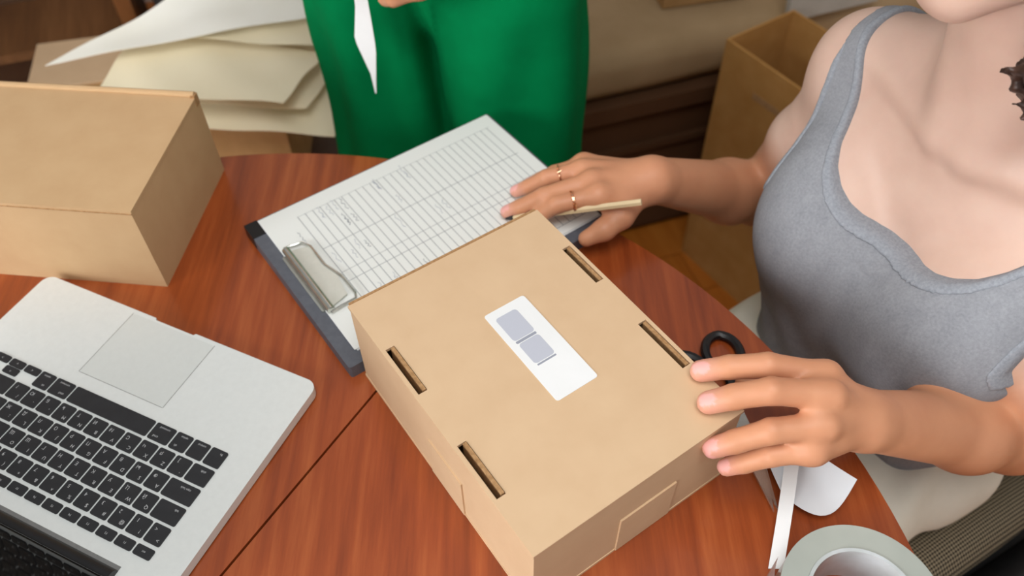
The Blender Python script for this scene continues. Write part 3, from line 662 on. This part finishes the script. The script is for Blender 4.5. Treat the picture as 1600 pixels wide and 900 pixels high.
F.chain([Wz(0.258, 0.346, T + .085), Wz(0.243, 0.372, T + .072), Wz(0.220, 0.385, T + .064), Wz(0.1945, 0.387, T + .060)], [0.0165, 0.0130, 0.0110, 0.0090], 0.006, 0.012)
me, V = F.mesh('body', 2)
def seg_d(V, a, b):
    a, b = np.array(a), np.array(b); t = np.clip(((V - a) @ (b - a)) / ((b - a) @ (b - a)), 0, 1); return np.linalg.norm(V - a - t[:, None] * (b - a), axis=1)
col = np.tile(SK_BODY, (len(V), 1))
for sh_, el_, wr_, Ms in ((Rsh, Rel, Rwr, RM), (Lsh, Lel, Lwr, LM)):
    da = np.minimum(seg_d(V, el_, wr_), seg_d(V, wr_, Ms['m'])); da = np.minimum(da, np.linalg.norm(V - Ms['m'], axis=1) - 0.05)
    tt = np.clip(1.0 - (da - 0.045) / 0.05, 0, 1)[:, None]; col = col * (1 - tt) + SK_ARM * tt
def tip_tint(tipw, prevw, nail_up):
    global col
    tip, prev = Wz(*tipw), Wz(*prevw); d = tip - prev; d /= np.linalg.norm(d)
    tt = np.clip(1 - (np.linalg.norm(V - tip, axis=1) - 0.008) / 0.012, 0, 1)[:, None] * 0.8; col = col * (1 - tt) + SK_TIP * tt
    if nail_up is not None:
        up = np.array(Rz @ Vector(nail_up)); up -= d * (up @ d); up /= np.linalg.norm(up); sd_ = np.cross(d, up)
        q = V - (tip + up * 0.0066 - d * 0.001); u_, v_, w_ = q @ d, q @ sd_, q @ up
        m = ((np.abs(u_ / 0.0066) ** 3 + np.abs(v_ / 0.0048) ** 3) < 1) & (w_ > -0.0045); col[m] = SK_NAIL
for dct, up in ((lF, (-0.05, -0.25, 1)), (rF, (-0.2, -0.1, 1))):
    for k_ in 'imrp':
        a, b = dct[k_][2], dct[k_][1]; tip_tint((a[0], a[1], T + a[2]), (b[0], b[1], T + b[2]), up)
hl = np.array(HM.inverted())[:3]; Hv = V @ hl[:, :3].T + hl[:, 3]
m = ((Hv[:, 0] / 0.020) ** 2 + ((Hv[:, 2] + 0.059) / 0.011) ** 2 < 1) & (Hv[:, 1] > 0.07); col[m] = SK_LIP
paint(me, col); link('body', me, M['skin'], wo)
def eyes(HM_, par):
    for sx in (1, -1):
        p = HM_ @ Vector((sx * 0.031, 0.0690, 0.010)); bm = bmesh.new(); bmesh.ops.create_uvsphere(bm, u_segments=20, v_segments=12, radius=0.0118)
        e = link('eye', mesh(bm, 'eye', True), M['eye'], par, p)
        d = (HM_.to_3x3() @ Vector((0, 1, -0.35))).normalized(); bm = bmesh.new(); bmesh.ops.create_uvsphere(bm, u_segments=16, v_segments=10, radius=0.0067)
        link('iris', mesh(bm, 'iris', True), M['iris'], e, d * 0.0058)
eyes(HM, wo)
# tank top: a shell around the trunk, cut by neckline and armholes
G = Field((-0.20, -0.20, 0.50), (0.20, 0.12, 1.02), 0.0022)
G.ell((0, -0.080, 0.840), (0.132, 0.092, 0.175), 0.03); G.ell((0, -0.068, 0.665), (0.124, 0.090, 0.17), 0.06); G.ell((0, -0.080, 0.530), (0.158, 0.108, 0.11), 0.05)
G.cone((-0.120, -0.070, 0.912), (0.120, -0.070, 0.912), 0.050, 0.050, 0.03)
for sx in (1, -1):
    G.cone((0, -0.070, 0.990), (sx * 0.140, -0.066, 0.930), 0.048, 0.036, 0.035); G.ell((sx * 0.070, 0.012, 0.795), (0.063, 0.061, 0.068), 0.035); G.cone((sx * 0.018, -0.004, 0.948), (sx * 0.135, -0.040, 0.955), 0.009, 0.008, 0.016)
for sx in (1, -1): G.ell((sx * 0.152, -0.068, 0.904), (0.044, 0.046, 0.052), 0.03)
G.ell((0, 0.018, 0.772), (0.062, 0.038, 0.056), 0.04)      # cloth bridges the bust
G.ell((0, -0.010, 0.700), (0.100, 0.046, 0.090), 0.05)
for sx in (1, -1): G.cone((sx * 0.074, 0.012, 0.780), (sx * 0.066, -0.022, 0.62), 0.048, 0.048, 0.05); G.ell((sx * 0.100, -0.010, 0.838), (0.038, 0.042, 0.058), 0.05)
xs, zs = G.ax[0][:, None], G.ax[2][None, :]; ys = G.ax[1]
wr = 0.0016 * np.sin(xs * 60 + zs * 45)[:, None, :] * np.clip((0.79 - zs) / 0.1, 0, 1)[:, None, :] + 0.0010 * np.sin(xs * 110 - zs * 70)[:, None, :] * np.clip((0.76 - zs) / 0.1, 0, 1)[:, None, :]
inner = [(0.147, 1.05), (0.138, 0.975), (0.130, 0.963), (0.120, 0.948), (0.111, 0.930), (0.102, 0.911), (0.092, 0.894), (0.080, 0.880), (0.065, 0.869), (0.050, 0.861), (0.035, 0.855), (0.020, 0.8515), (0.0, 0.850)]
outer = [(0.168, 1.05), (0.160, 0.966), (0.153, 0.945), (0.148, 0.925), (0.145, 0.90), (0.142, 0.875), (0.140, 0.85), (0.141, 0.825), (0.152, 0.80), (0.22, 0.79)]
outline = [(p[0], p[1]) for p in inner[::-1]] + [(p[0], p[1]) for p in outer] + [(0.22, 0.535), (0.0, 0.535)]
full = outline + [(-a, b) for a, b in outline[::-1]]
front = sdpoly(np.abs(xs), zs, outline + [(-0.02, 0.535), (-0.02, 0.850)])
def smax(a, b, k): return np.maximum(a, b) + np.maximum(k - np.abs(a - b), 0) ** 2 / (4 * k)
shell = smax(G.D - 0.0034 - wr, -G.D - 0.012, 0.002)
bind = smax(smax(G.D - 0.0050 - wr, -G.D - 0.014, 0.002), np.abs(front[:, None, :] + 0.0036) - 0.0039, 0.003)
bind = np.maximum(bind, (np.abs(xs) - 0.150)[:, None, :] if xs.ndim == 2 else bind)
G2D = np.maximum(shell, front[:, None, :] + 0.0042)
Gs = G.D
G.D = G2D.astype(np.float32); me, V = G.mesh('tank_top', 5); tt_ = link('tank_top', me, M['jersey'], wo)
G.D = np.maximum(bind, (0.808 - zs)[:, None, :] * np.ones_like(G2D)).astype(np.float32); me, V = G.mesh('binding', 5); link('edge_binding', me, M['binding'], tt_)
# trousers and shoes
P = Field((-0.24, -0.22, 0.04), (0.24, 0.50, 0.68), 0.0045)
P.ell((0, -0.080, 0.545), (0.168, 0.115, 0.105), 0.03); P.cone((0, -0.075, 0.55), (0, -0.072, 0.63), 0.10, 0.100, 0.04)
for sx in (1, -1):
    P.cone((sx * 0.088, -0.07, 0.535), (sx * 0.100, 0.33, 0.515), 0.080, 0.066, 0.03); P.cone((sx * 0.100, 0.33, 0.515), (sx * 0.105, 0.30, 0.10), 0.066, 0.058, 0.02)
xs, ys, zs = P.ax[0][:, None, None], P.ax[1][None, :, None], P.ax[2][None, None, :]
P.D = P.D + (0.0026 * np.sin(ys * 42 + xs * 36 + zs * 20) * np.sin(xs * 50 - ys * 17) + 0.002 * np.sin(xs * 110 + ys * 60)).astype(np.float32)
P.D = np.maximum(P.D, (zs - 0.635).astype(np.float32)); P.D = np.maximum(P.D, (0.075 - zs).astype(np.float32))
me, V = P.mesh('trousers', 2); link('trousers', me, M['cream'], wo)
def shoe(par, x, y, dirv=1):
    f = Field((x - 0.07, y - 0.12, -0.01), (x + 0.07, y + 0.22, 0.13), 0.004); f.cone((x, y - 0.03, 0.045), (x, y + 0.14, 0.032), 0.042, 0.034, 0.02); f.cone((x, y - 0.02, 0.06), (x, y - 0.02, 0.095), 0.042, 0.040, 0.02)
    f.D = np.maximum(f.D, (0.001 - f.ax[2])[None, None, :] * np.ones_like(f.D)).astype(np.float32); me, _ = f.mesh('shoe', 1); return link('shoe', me, M['shoe'], par)
for sx in (1, -1): shoe(wo, sx * 0.105, 0.30)
# hair: cap and loose wavy locks
def locks(Fh, roots, length, amp, turn, r0, seed, drop=None):
    rr = random.Random(seed)
    for (x, y, z) in roots:
        ph = rr.random() * 6; n = 44; pts = []; L_ = length * (0.8 + 0.4 * rr.random())
        for i in range(n):
            s = i / (n - 1); q = (drop(s) if drop else (0, 0)); pts.append((x + q[0] + amp * math.sin(ph + s * turn) * min(1, s * 3), y + q[1] + amp * math.cos(ph + s * turn) * min(1, s * 3), z - L_ * s))
        Fh.chain(pts, [r0 * (1 - 0.75 * abs(i / (n - 1) - 0.35)) for i in range(n)], 0.004)
H = Field((-0.15, -0.19, 0.90), (0.15, 0.15, 1.38), 0.0028)
Rh = np.array(HM.to_3x3()); hc = lambda *p: np.array(HM @ Vector(p))
H.ell(hc(0, -0.018, 0.052), (0.081, 0.101, 0.090), 0.01, Rh); H.ell(hc(0, -0.055, -0.02), (0.078, 0.062, 0.10), 0.03, Rh)
H.ell(hc(0, 0.085, -0.02), (0.060, 0.075, 0.092), 0.012, Rh, True)
H.cone(hc(-0.066, -0.030, 0.01), (-0.056, 0.002, 1.018), 0.034, 0.013, 0.01); H.cone(hc(-0.064, 0.000, 0.01), (-0.048, 0.026, 1.055), 0.024, 0.018, 0.01); H.cone(hc(-0.060, -0.07, 0.0), (-0.070, -0.060, 0.99), 0.034, 0.016, 0.01)
locks(H, [hc(-0.075, 0.012 - 0.014 * i, 0.0) for i in range(7)], 0.150, 0.0085, 22, 0.0055, 3, lambda s: (0.012 * s, 0.012 * s))
hx, hy, hz = H.ax[0][:, None, None], H.ax[1][None, :, None], H.ax[2][None, None, :]
H.D = (H.D + np.clip((1.19 - hz) / 0.05, 0, 1) * 0.0042 * np.sin(hx * 330 + hz * 190 + 1.5 * np.sin(hz * 60)) * np.sin(hy * 300 - hz * 240)).astype(np.float32)
locks(H, [hc(0.066, -0.05 - 0.018 * i, 0.0) for i in range(3)], 0.17, 0.010, 13, 0.012, 5, lambda s: (0.01 * s, -0.05 * s))
locks(H, [hc(-0.05 + 0.025 * i, -0.09, 0.0) for i in range(5)], 0.24, 0.011, 14, 0.014, 9, lambda s: (0, -0.035 * s))
me, V = H.mesh('hair', 2); link('hair', me, M['hair'], wo)
# finger rings
def ringband(name, label, c, axis, r, kind):
    c = Vector(c); a = Vector(axis).normalized(); u = a.orthogonal().normalized(); v = a.cross(u); pts = []
    n = 40
    for i in range(n):
        q = 2 * math.pi * i / n; wv = (0.0009 * math.sin(q * 9) if kind == 'chain' else 0.0)
        pts.append(c + (u * math.cos(q) + v * math.sin(q)) * r + a * wv)
    e = thing(name, label, 'ring', c)
    link('band', mesh(tube([p - c for p in pts], 0.0011 if kind == 'chain' else 0.0008, 6, True), 'band', True), M['gold'], e)
    if kind == 'chain': link('braid', mesh(tube([p - c - a * 2 * (0.0009 * math.sin(2 * math.pi * i / n * 9)) for i, p in enumerate(pts)], 0.0009, 6, True), 'braid', True), M['gold'], e)
    else:
        up = (Vector((-0.1, -0.45, 1)) - a * Vector((-0.1, -0.45, 1)).dot(a)).normalized(); sd_ = a.cross(up); o_ = up * (r + 0.0003)
        zig = [(-0.0045, 0.0), (-0.0018, 0.0016), (0.0, -0.0035), (0.0020, 0.0015), (0.0045, 0.0)]
        link('star_point', mesh(tube([o_ + sd_ * s + a * t for s, t in zig], 0.0006, 6), 'star_point', True), M['gold'], e)
    return e
def lerp3(a, b, t): return tuple(a[i] + (b[i] - a[i]) * t for i in range(3))
p = lerp3(rM['r'], rF['r'][0], 0.62); ringband('finger_ring', 'thin rose-gold ring with a pointed zigzag front on the hand with the pencil', (p[0], p[1], T + p[2]), np.array(rF['r'][0]) - np.array(rM['r']), 0.0098, 'star')
p = lerp3(rM['i'], rF['i'][0], 0.60); ringband('finger_ring', 'braided rose-gold ring on the index finger above the pencil', (p[0], p[1], T + p[2]), np.array(rF['i'][0]) - np.array(rM['i']), 0.0100, 'chain')

# ------------------------------------------------------------------ chair under the seated person
ch = thing('upholstered_chair', 'chair upholstered in black and beige check under the person in grey', 'chair', N0, AZ)
link('seat_cushion', mesh(prism(rrect(-0.205, 0.205, -0.26, 0.24, 0.05, 6), 0.385, 0.458), 'seat_cushion', True, 0.022, 4), M['tweed'], ch)
link('seat_frame', mesh(prism(rrect(-0.245, 0.245, -0.27, 0.25, 0.05, 6), 0.335, 0.386), 'seat_frame', True, 0.006, 2), M['black'], ch)
bm = prism(rrect(-0.215, 0.215, 0.49, 0.93, 0.07, 6), 0.0, 0.07); me = mesh(bm, 'backrest', True, 0.02, 3)
o = link('backrest', me, M['tweed'], ch, (0, -0.235, 0)); o.rotation_euler = (math.radians(96), 0, 0)
for sx in (1, -1):
    for yy in (-0.23, 0.21): link('leg', mesh(tube([(sx * 0.215, yy, 0), (sx * 0.20, yy, 0.335)], [0.014, 0.019], 10), 'leg', True), M['black'], ch)
    link('back_post', mesh(tube([(sx * 0.17, -0.262, 0.36), (sx * 0.17, -0.272, 0.55)], 0.012, 8), 'back_post', True), M['black'], ch)
    if sx > 0: continue
    # padded bolster along the near side of the seat
    pts_ = [(sx * 0.176, -0.25 + 0.05 * i, 0.432 + 0.015 * math.sin(i / 7 * math.pi)) for i in range(8)]
    link('side_bolster', mesh(tube(pts_, [0.022, 0.033, 0.037, 0.038, 0.038, 0.037, 0.033, 0.022], 14), 'side_bolster', True), M['tweed'], ch)

link('side_rail', mesh(tube([(-0.246, -0.27, 0.40), (-0.250, -0.05, 0.405), (-0.250, 0.10, 0.405), (-0.246, 0.20, 0.39)], [0.028, 0.036, 0.036, 0.026], 12), 'side_rail', True), M['black'], ch)

# ------------------------------------------------------------------ standing person in green trousers
GX, GY = -0.078, 0.955
gp = thing('person', 'standing person in green trousers behind the table, hands at the waist', 'person', (GX, GY, 0), math.pi)
# local frame: y towards the table (world -y), x to world -x
P = Field((-0.27, -0.22, 0.03), (0.27, 0.22, 1.06), 0.0045)
P.ell((0, -0.01, 0.90), (0.150, 0.108, 0.13), 0.03); P.cone((0, -0.01, 0.93), (0, -0.01, 1.04), 0.115, 0.100, 0.04)
P.cone((0.080, 0.0, 0.86), (0.070, -0.005, 0.06), 0.090, 0.096, 0.012); P.cone((-0.076, 0.026, 0.86), (-0.082, 0.03, 0.06), 0.100, 0.108, 0.012)
xs, ys, zs = P.ax[0][:, None, None], P.ax[1][None, :, None], P.ax[2][None, None, :]
a1 = np.arctan2(ys, xs - 0.09); a2 = np.arctan2(ys - 0.02, xs + 0.09)
fold = np.where(xs > 0.005, np.sin(a1 * 7 + zs * 3), np.sin(a2 * 6 - zs * 4 + 1.0))
P.D = (P.D + 0.0042 * fold * np.clip((0.95 - zs) / 0.15, 0.2, 1) + 0.003 * np.sin(xs * 30 + zs * 22)).astype(np.float32)
# pleat running from the waist down the front of the near leg
pl = np.exp(-((xs - 0.034 + (0.92 - zs) * 0.13) / 0.011) ** 2) * np.clip((ys - 0.02) / 0.04, 0, 1)
P.D = (P.D + 0.012 * pl).astype(np.float32)
P.D = np.maximum(P.D, (zs - 1.045).astype(np.float32)); P.D = np.maximum(P.D, (0.05 - zs).astype(np.float32))
me, V = P.mesh('trousers', 2); link('trousers', me, M['green'], gp)
for sx in (0.078, -0.080): shoe(gp, sx, 0.02)
F = Field((-0.27, -0.20, 0.82), (0.27, 0.26, 1.76), 0.0034)
F.ell((0, -0.02, 1.28), (0.140, 0.100, 0.18), 0.03); F.ell((0, -0.01, 1.08), (0.120, 0.090, 0.16), 0.05); F.cone((-0.13, -0.03, 1.36), (0.13, -0.03, 1.36), 0.05, 0.05, 0.03); F.cone((0, -0.03, 1.38), (0, -0.005, 1.52), 0.054, 0.050, 0.03)
for sx in (1, -1): F.ell((sx * 0.068, 0.062, 1.24), (0.06, 0.055, 0.06), 0.035)
HG = Matrix.Translation((0, 0.0, 1.57)) @ Matrix.Rotation(math.radians(-22), 4, 'X')
head_parts(F, lambda v: HG @ v)
trunk = F.D.copy()
hands = {}
for sx, wr_ in ((1, (0.115, 0.135, 0.982)), (-1, (-0.047, 0.150, 0.979))):
    sh_ = np.array((sx * 0.165, -0.03, 1.355)); el_ = np.array((sx * 0.225, 0.01, 1.09)); wr_ = np.array(wr_)
    F.cone(sh_, el_, 0.048, 0.038, 0.025); F.cone(el_, wr_, 0.038, 0.026, 0.02)
    for i in range(4):
        m_ = wr_ + np.array((-sx * (0.055 + 0.004 * (i % 2)), 0.012 - 0.004 * i, -0.008 - 0.013 * i)); F.cone(wr_, m_, 0.019, 0.011, 0.012)
        p1 = m_ + np.array((-sx * 0.030, 0.004, -0.008)); p2 = p1 + np.array((-sx * 0.010, -0.014, -0.008)); p3 = p2 + np.array((sx * 0.010, -0.012, -0.003)); finger(F, [m_, p1, p2, p3], 0.0095, 0.0075)
    F.chain([wr_ + np.array((-sx * 0.02, 0.008, 0.008)), wr_ + np.array((-sx * 0.05, 0.016, 0.022)), wr_ + np.array((-sx * 0.075, 0.010, 0.016))], [0.014, 0.011, 0.0085], 0.005, 0.01)
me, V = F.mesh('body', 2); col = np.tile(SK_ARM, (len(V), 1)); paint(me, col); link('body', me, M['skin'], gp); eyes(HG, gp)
B = Field((-0.27, -0.20, 0.96), (0.27, 0.20, 1.48), 0.004)
B.ell((0, -0.02, 1.28), (0.150, 0.108, 0.185), 0.03); B.ell((0, -0.01, 1.08), (0.135, 0.105, 0.17), 0.05); B.cone((-0.13, -0.03, 1.36), (0.13, -0.03, 1.36), 0.058, 0.058, 0.03); 
for sx in (1, -1): B.ell((sx * 0.068, 0.062, 1.24), (0.065, 0.06, 0.065), 0.04); B.cone((sx * 0.165, -0.03, 1.355), (sx * 0.210, 0.0, 1.16), 0.056, 0.054, 0.02)
xs, ys, zs = B.ax[0][:, None, None], B.ax[1][None, :, None], B.ax[2][None, None, :]
B.D = np.maximum(np.maximum(B.D - 0.003, -B.D - 0.016), np.maximum(1.0 - zs, zs - 1.435)).astype(np.float32); me, V = B.mesh('shirt', 2); link('shirt', me, M['shirt'], gp)
H = Field((-0.13, -0.20, 1.30), (0.13, 0.16, 1.78), 0.0045); Rh = np.array(HG.to_3x3()); hc = lambda *p: np.array(HG @ Vector(p))
H.ell(hc(0, -0.018, 0.052), (0.081, 0.101, 0.090), 0.01, Rh); H.ell(hc(0, -0.055, -0.03), (0.080, 0.062, 0.12), 0.03, Rh); H.ell(hc(0, 0.085, -0.02), (0.060, 0.075, 0.092), 0.012, Rh, True)
locks(H, [hc(-0.06 + 0.024 * i, -0.08, -0.02) for i in range(6)], 0.20, 0.008, 9, 0.015, 2); me, V = H.mesh('hair', 2); link('hair', me, M['hair'], gp)
# white strip hanging from the hands
o = link('paper_strip', mesh(sheet_bm([(-0.168, 0.826, T + .185), (-0.1575, 0.815, T + .045), (-0.1560, 0.815, T + .045), (-0.150, 0.822, T + .185)], 16, 3, lambda s, t: (-0.010 * max(0, 1 - abs(s - 0.52) / 0.3) * (1 - t) + 0.004 * max(0, 1 - abs(s - 0.6) / 0.4) * t, 0.003 * math.sin(s * 5), 0), 0.0006), 'paper_strip', True), M['white_paper'])
tag(o, 'narrow pointed white strip hanging from the hands in front of the green trousers', 'paper strip')

# ------------------------------------------------------------------ background left: bench, cartons, tissue, shelf
be = thing('bench', 'low dark wooden bench under the pile of cream paper', 'bench', room(-0.02, 1.32, 0), ROOM)
box('bench_top', -0.62, 0.15, -0.22, 0.30, 0.375, 0.405, M['darkwood'], be, 0.003, 1)
for sx in (-0.58, 0.11):
    for sy in (-0.18, 0.26): box('leg', sx - 0.02, sx + 0.02, sy - 0.02, sy + 0.02, 0, 0.375, M['darkwood'], be)
def open_carton(name, label, loc, rotz, L, W, H, mat, handle=None):
    e = thing(name, label, 'box', loc, rotz); t = 0.004; bm = bmesh.new(); box_bm(bm, 0, L, 0, W, 0, t); link('bottom', mesh(bm, 'bottom'), M[mat], e)
    for a in ((0, t, 0, W), (L - t, L, 0, W), (t, L - t, 0, t), (t, L - t, W - t, W)): box('side_wall', a[0], a[1], a[2], a[3], t, H, M[mat], e, 0.0008, 1)
    return e
b3 = thing('cardboard_box', 'brown carton on the bench half hidden under the cream paper', 'box', (-0.585, 1.032, 0.4052), math.radians(3))
box('box_body', 0, 0.232, 0, 0.24, 0, 0.185, M['card_dark'], b3, 0.001, 1); box('flap', 0.002, 0.230, 0.002, 0.118, 0.185, 0.188, M['card_dark'], b3); box('flap', 0.002, 0.230, 0.122, 0.238, 0.185, 0.188, M['card_dark'], b3)
b4 = thing('cardboard_box', 'pale beige carton with white edge at the left behind the paper pile', 'box', (-0.86, 1.235, 0.4052), math.radians(12))
box('box_body', 0, 0.20, 0, 0.15, 0, 0.088, M['card_dark'], b4, 0.001, 1); box('edge_strip', -0.002, 0.022, -0.0012, 0.0, 0.0, 0.088, M['white_paper'], b4); box('flap', 0.001, 0.199, 0.001, 0.149, 0.088, 0.091, M['card'], b4)
def tissue(label, pts, mat, amp, seed, n=16, curl=0.0):
    r_ = random.Random(seed); p1, p2, p3 = [r_.random() * 6 for _ in range(3)]
    f = lambda s, t: (amp * 0.5 * math.sin(t * 7 + p1), amp * 0.6 * math.sin(s * 5 + p2), amp * (math.sin(s * 4.3 + p1) * math.cos(t * 3.7 + p2) + 0.35 * math.sin(s * 13 + t * 9 + p3)) + curl * (max(0, s - 0.65) ** 2 + max(0, 0.2 - t) ** 2))
    o = link('packing_paper', mesh(sheet_bm([(x, y, z + T) for x, y, z in pts], n, n, f, 0.0012), 'packing_paper', True), M[mat]); return tag(o, label, 'paper', 'cream packing paper on the bench')
tissue('lowest sheet of the cream packing paper, hanging beside the green trousers', [(-0.57, 1.000, -0.150), (-0.262, 0.978, -0.152), (-0.262, 1.13, -0.134), (-0.55, 1.20, -0.134)], 'tissue', 0.005, 1)
tissue('cream packing paper sheet second from the bottom of the pile', [(-0.61, 1.025, -0.128), (-0.300, 1.010, -0.126), (-0.258, 1.14, -0.112), (-0.56, 1.25, -0.112)], 'tissue', 0.004, 2)
tissue('large smooth cream sheet in the middle of the packing paper pile', [(-0.615, 1.020, -0.102), (-0.325, 0.975, -0.096), (-0.278, 1.09, -0.086), (-0.575, 1.17, -0.092)], 'tissue', 0.004, 3)
tissue('upper folded cream sheet of the packing paper pile', [(-0.56, 1.120, -0.072), (-0.285, 1.085, -0.068), (-0.262, 1.20, -0.060), (-0.53, 1.18, -0.066)], 'tissue', 0.003, 4)
tissue('white topmost sheet of the packing paper with a pointed corner at the left', [(-0.690, 1.068, -0.084), (-0.285, 1.118, -0.040), (-0.275, 1.230, -0.030), (-0.505, 1.185, -0.038)], 'tissue_white', 0.004, 5)
tissue('crumpled white sheet at the back of the packing paper pile', [(-0.485, 1.185, -0.022), (-0.30, 1.165, -0.010), (-0.29, 1.27, 0.006), (-0.50, 1.27, 0.010)], 'tissue_white', 0.008, 6)
sh_ = thing('bookcase', 'dark brown wooden bookcase with open shelves at the far left', 'bookcase', (-0.775, 1.50, 0), ROOM)
for z in (0.06, 0.44, 0.80, 1.16): box('shelf_board', -0.95, 0, 0.0, 0.20, z - 0.018, z, M['shelf'], sh_, 0.002, 1)
box('side_panel', 0, 0.030, -0.004, 0.206, 0, 1.18, M['stile'], sh_, 0.002, 1); box('side_panel', -0.98, -0.95, -0.004, 0.206, 0, 1.18, M['stile'], sh_, 0.002, 1); box('back_panel', -0.95, 0, 0.20, 0.208, 0.02, 1.18, M['darkwood'], sh_)
bi = thing('storage_bin', 'dark grey fabric bin beside the bookcase behind the packing paper', 'bin', (-0.725, 1.56, 0), ROOM)
box('bin_body', 0, 0.26, 0, 0.26, 0, 0.56, M['greybin'], bi, 0.012, 3); box('bin_rim', -0.004, 0.264, -0.004, 0.264, 0.535, 0.565, M['greybin'], bi, 0.006, 2)

# ------------------------------------------------------------------ background right: bed, cartons
bd = thing('bed', 'bed with beige cover and dark brown base behind the table', 'bed', (0.116, 1.262, 0), math.radians(18))
box('bed_base', -0.16, 1.25, 0.02, 1.05, 0.02, 0.36, M['bedbase'], bd, 0.004, 2)
box('base_ledge', -0.16, 1.26, 0.0, 1.06, 0.36, 0.395, M['bedbase'], bd, 0.006, 2); box('base_moulding', -0.16, 1.255, 0.008, 0.02, 0.26, 0.275, M['bedbase'], bd, 0.003, 1)
q = Field((-0.22, -0.04, 0.36), (1.30, 1.10, 0.58), 0.011)
q.put((-0.17, 0.015, 0.40), (1.24, 1.05, 0.52), lambda x, y, z: np.sqrt(np.maximum(np.abs(x - 0.54) - 0.66, 0) ** 2 + np.maximum(np.abs(y - 0.53) - 0.475, 0) ** 2 + np.maximum(np.abs(z - 0.448) - 0.012, 0) ** 2) - 0.042, 0.01)
xs, ys, zs = q.ax[0][:, None, None], q.ax[1][None, :, None], q.ax[2][None, None, :]
q.D = (q.D + 0.003 * np.sin(xs * 14 + ys * 8) * np.sin(ys * 11 - xs * 3)).astype(np.float32); me, V = q.mesh('mattress_cover', 1); link('mattress_cover', me, M['bedcover'], bd)
fb = thing('cardboard_box', 'flat brown cardboard box lying on the bed at the top', 'box', (0.30, 1.45, 0.506), math.radians(13))
box('box_body', 0, 0.18, 0, 0.22, 0, 0.022, M['card_dark'], fb, 0.001, 1); box('flap', 0.001, 0.179, 0.001, 0.10, 0.022, 0.025, M['card_dark'], fb)
ob = open_carton('cardboard_box', 'tall open golden-brown carton on the floor beside the bed', (0.386, 1.280, 0.0002), math.radians(-57.3), 0.30, 0.165, 0.55, 'card_gold')
box('hand_slot', 0.085, 0.155, -0.0006, 0.0006, 0.475, 0.488, M['card_edge'], ob)
gb = thing('folder', 'pale grey folder standing on the bed behind the open carton', 'folder', (0.525, 1.392, 0.512), math.radians(20))
o = box('cover', 0, 0.20, -0.006, 0.006, 0, 0.26, M['palegrey'], gb, 0.001, 1); o.rotation_euler = (math.radians(-12), 0, 0)
